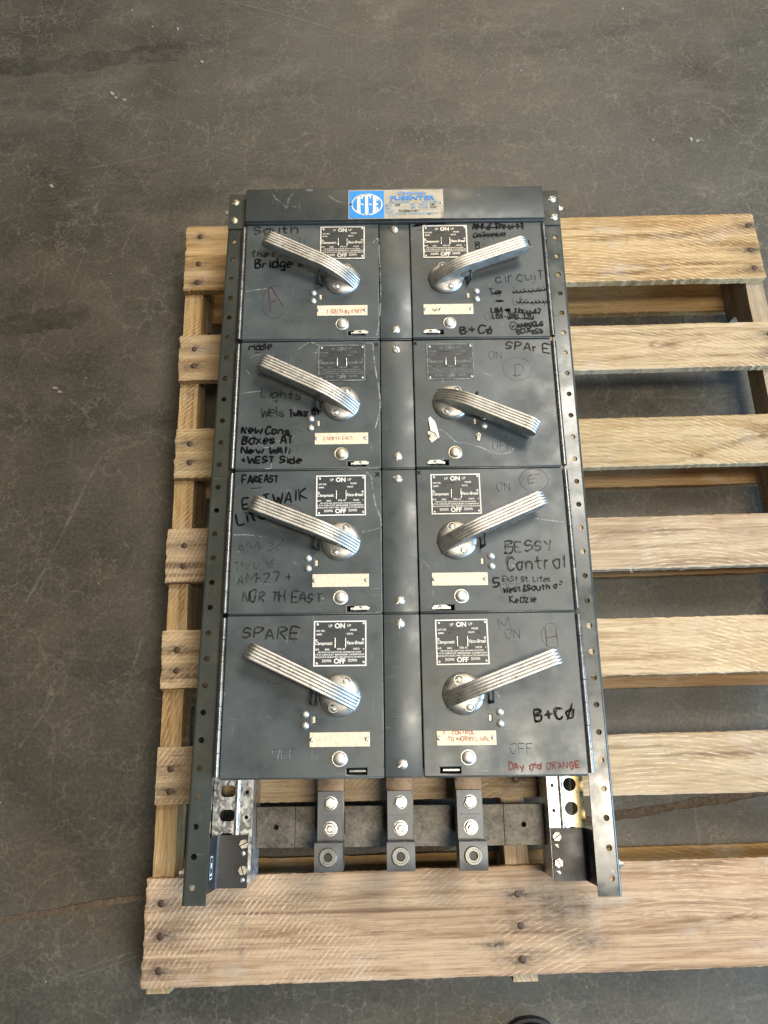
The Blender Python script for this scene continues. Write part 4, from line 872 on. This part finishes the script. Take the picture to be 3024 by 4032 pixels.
# ================================================================== lower end: channels, insulator plate, bus bars, lugs, brackets
def channel(x0, x1, xr, mat, bigs, smalls):
    """hat channel: wide perforated face, a raised fold, a narrow face; flanges down to the pallet"""
    t = .0018; yT, yB = -.800, -.951; s = 1 if xr > (x0+x1)/2 else -1
    bm = plate_bm(rect(min(x0, x1), max(x0, x1), yB, yT), bigs + smalls, ZC - t, ZC)
    box(bm, x0, x0 + t, yB, yT, .0004, ZC - t + .0001); box(bm, x1 - t, x1, yB, yT, .0004, ZC - t + .0001)
    ob = mk('support_channel', bm, mat, panel)
    fb = bmesh.new(); n = 8
    A = [fb.verts.new((xr - .0035 + .007*k/n, yT, ZC + .0002 + .0016*math.sin(math.pi*k/n))) for k in range(n+1)]; B = [fb.verts.new((v.co.x, yB, v.co.z)) for v in A]
    for k in range(n): fb.faces.new((A[k], A[k+1], B[k+1], B[k]))
    mk('channel_fold', fb, mat, ob, smooth=60); return ob
channel(-.2528, -.1996, -.2205, 'galv', [rrect(-.2435, -.2235, y-.0074, y+.0074, .006, 5) for y in (-.8388, -.8694, -.8985)], [circ(-.2078, y, .0026, 12) for y in (-.8404, -.8720, -.925)])
channel(.1957, .2440, .2140, 'galvy', [circ(.2262, y, .0088, 22) for y in (-.8353, -.8657, -.8965)], [circ(.2028, y, .0024, 12) for y in (-.8364, -.8680, -.925)])
# insulating cross plate in three lengths, on a batten between the channels
for xa, xb, hole in ((-.1990, -.1465, -.1725), (-.1460, .1398, None), (.1403, .1950, .1669)):
    bm = plate_bm(rect(xa, xb, -.9135, -.8610), [circ(hole, -.8873, .0034, 14)] if hole else [], .0205, .0300, .0004); mk('insulator_plate', bm, 'composite', panel)
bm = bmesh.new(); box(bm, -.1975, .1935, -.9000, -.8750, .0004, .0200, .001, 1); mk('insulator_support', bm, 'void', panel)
for xc in (-.0945, -.0030, .0885):
    bm = bmesh.new(); box(bm, xc - .0178, xc + .0178, -.8960, -.8000, .0700, .0790, .0008, 2); bar = mk('bus_bar', bm, 'copper', panel, smooth=30)
    bm = bmesh.new(); box(bm, xc - .0168, xc + .0168, -.8950, -.8700, .0302, .0698); mk('bar_standoff', bm, 'black', bar)
    # lug: tang, then a block with the wire bore and a socket set screw
    bm = plate_bm(rect(xc - .0168, xc + .0168, -.9030, -.8398), [rrect(xc - .0048, xc + .0048, -.8570, -.8465, .0047, 4)], .0792, .0842, .0004); lug = mk('cable_lug', bm, 'lug', panel)
    zb0, zb1 = .0640, .1105; rb = .0118; bz = .0900
    bm = plate_bm(rect(-.0178, .0178, zb0, zb1), [circ(0, bz, rb, 28)], -.0170, .0170, .0006)
    bmesh.ops.transform(bm, matrix=Matrix.Translation((xc, -.9175, 0)) @ Matrix.Rotation(R(90), 4, 'X'), verts=bm.verts); mk('lug_block', bm, 'lug', lug, smooth=30)
    bm = bmesh.new(); lathe(bm, [(.0112, -.003), (.0112, .0034), (.0104, .0044), (.0082, .0044), (.0078, .0034), (.0056, .0034)], 36)
    rows = [[bm.verts.new((r_ * math.cos(R(60*i + 10)), r_ * math.sin(R(60*i + 10)), h)) for i in range(6)] for r_, h in ((.0058, .0034), (.0052, .0003))]
    for i in range(6): bm.faces.new((rows[0][i], rows[0][(i+1) % 6], rows[1][(i+1) % 6], rows[1][i]))
    f_ = bm.faces.new(rows[1]); f_.material_index = 1; mk('socket_screw', bm, ['socket', 'black'], lug, smooth=35, loc=(xc - .0004, -.9170, zb1))  # recess floor painted black so the shallow socket looks deep and shaded
    inst('hex_bolt', P_bolt, lug, (xc + .0006, -.8545, .0842), random.uniform(0, 1)); inst('hex_nut', P_nut, lug, (xc + .0004, -.8858, .0842), random.uniform(0, 1))
    bm = bmesh.new(); text_into(bm, '1/0-250MCM', xc - .0125, xc + .0125, -.8712, -.8690, .0844, 0, 0, True); text_into(bm, 'CU-AL', xc - .008, xc + .008, -.8752, -.8730, .0844, 0, 0, True); text_into(bm, 'CU', xc + .0095, xc + .0135, -.8540, -.8518, .0844, 0, 0, True); mk('stamped_rating', bm, 'stampgrey', lug)
# brackets joining rails and channels
for sd in (-1, 1):
    xi, xo = (-.2035, -.2448) if sd < 0 else (.1965, .2400); yT, yB = ((-.8935, -.9575) if sd < 0 else (-.8895, -.9535)); zb = ZC + .0030; t = .0026
    bm = bmesh.new(); r = .003
    xw = xo
    prof = [(xi, zb), (xw - sd*r, zb)] + [(xw - sd*r + sd*r*math.sin(R(22.5*k)), zb + r - r*math.cos(R(22.5*k))) for k in range(1, 5)] + [(xw, ZR - .0030)]
    back = [(x + sd*t*.0, z - t) for x, z in prof[:2]] + [(xw + sd*t, zb + r), (xw + sd*t, ZR - .0030)]
    pp = prof + back[::-1]; A = [bm.verts.new((x, yT, z)) for x, z in pp]; B = [bm.verts.new((x, yB, z)) for x, z in pp]; n = len(pp)
    for i in range(n): bm.faces.new((A[i], A[(i+1) % n], B[(i+1) % n], B[i]))
    bm.faces.new(A); bm.faces.new(B); bmesh.ops.triangulate(bm, faces=[f for f in bm.faces if len(f.verts) > 4])
    br = mk('angle_bracket', bm, 'black', panel, smooth=40)
    xs = -.2090 if sd < 0 else .2030
    for k, (yh, ys) in enumerate(((-.9042, -.9158), (-.9360, -.9475))):
        dy = 0 if sd < 0 else .0045
        hs = inst('hex_screw', P_hex, br, (xs, yh + dy, zb), random.uniform(0, 1)); a = R((25, -70, 38, -60)[k + (2 if sd > 0 else 0)])
        sb = bmesh.new(); box(sb, -.0056, .0056, -.0006, .0006, .0037, .00425); mk('screw_slot', sb, 'void', br, loc=(xs, yh + dy, zb + .00005), rz=a)
        inst('slotted_screw', P_small, br, (xs - .0002, ys + dy, zb), random.uniform(0, 3), None)
    sb = bmesh.new(); xl = xw - sd*.0003
    def lab(y0, y1, z0, z1): sb.faces.new([sb.verts.new((xl, y, z)) for y, z in ((y0, z0), (y1, z0), (y1, z1), (y0, z1))])
    if sd < 0:
        y0, y1, z0, z1 = -.9430, -.9160, .088, .103
        for a in ((y0, y1, z0, z0+.0012), (y0, y1, z1-.0012, z1), (y0, y0+.0014, z0, z1), (y1-.0014, y1, z0, z1), (y0+.004, y0+.007, z0+.003, z1-.002), (y0+.013, y0+.019, z0+.004, z1-.005)): lab(*a)
    else: lab(-.940, -.921, .086, .104)
    mk('bracket_sticker', sb, 'white' if sd < 0 else 'stampgrey', br)

# ================================================================== toe of a work shoe at the frame's edge
shoe = bpy.data.objects.new('work_shoe', None); col.objects.link(shoe); shoe.location = (.527, -.060, 0)
tag(shoe, 'rounded black toe of a shoe standing below the pallet edge', 'shoe')
def shoe_loft(prof_fn, name, mat):
    bm = bmesh.new(); N = 26; M = 28; rows = []
    for i in range(N+1):
        t = i/N; y = -.29*t**1.6; rows.append([bm.verts.new(p) for p in prof_fn(t, y, M)])
    for A, B in zip(rows, rows[1:]):
        for j in range(M): bm.faces.new((A[j], A[(j+1) % M], B[(j+1) % M], B[j]))
    bm.faces.new(rows[0]); bm.faces.new(rows[-1]); return mk(name, bm, mat, shoe, smooth=50)
def hw(t, y): s = min(1, -y/.055); return (.046*math.sqrt(max(0, 1-(1-s)**2)) + .0005)*(1 - .22*max(0, (-y-.09)/.2))
def up_prof(t, y, M):
    w_ = hw(t, y); s = min(1, -y/.06); h = .016 + .040*math.sqrt(max(0, 1-(1-s)**2)) + max(0, -y-.09)*.28
    return [(w_*math.cos(2*math.pi*j/M)*(1 if math.sin(2*math.pi*j/M) < 0 else 1 - .12*math.sin(2*math.pi*j/M)), y, .016 + (h-.016)*max(0, math.sin(2*math.pi*j/M))**.8) for j in range(M)]
def sole_prof(t, y, M):
    w_ = hw(t, y) + .004
    return [(w_*max(-1, min(1, 1.25*math.cos(2*math.pi*j/M))), y + .004*(1-t), 0.0 if math.sin(2*math.pi*j/M) < -1e-6 else .0165) for j in range(M)]
mshoe = newmat('black_polished_leather'); mshoe[2].inputs['Base Color'].default_value = (.006, .0055, .005, 1); mshoe[2].inputs['Roughness'].default_value = .22
msole = flat('black_rubber_sole', (.012, .012, .012), .7)
shoe_loft(up_prof, 'upper', mshoe[0]); shoe_loft(sole_prof, 'sole', msole)
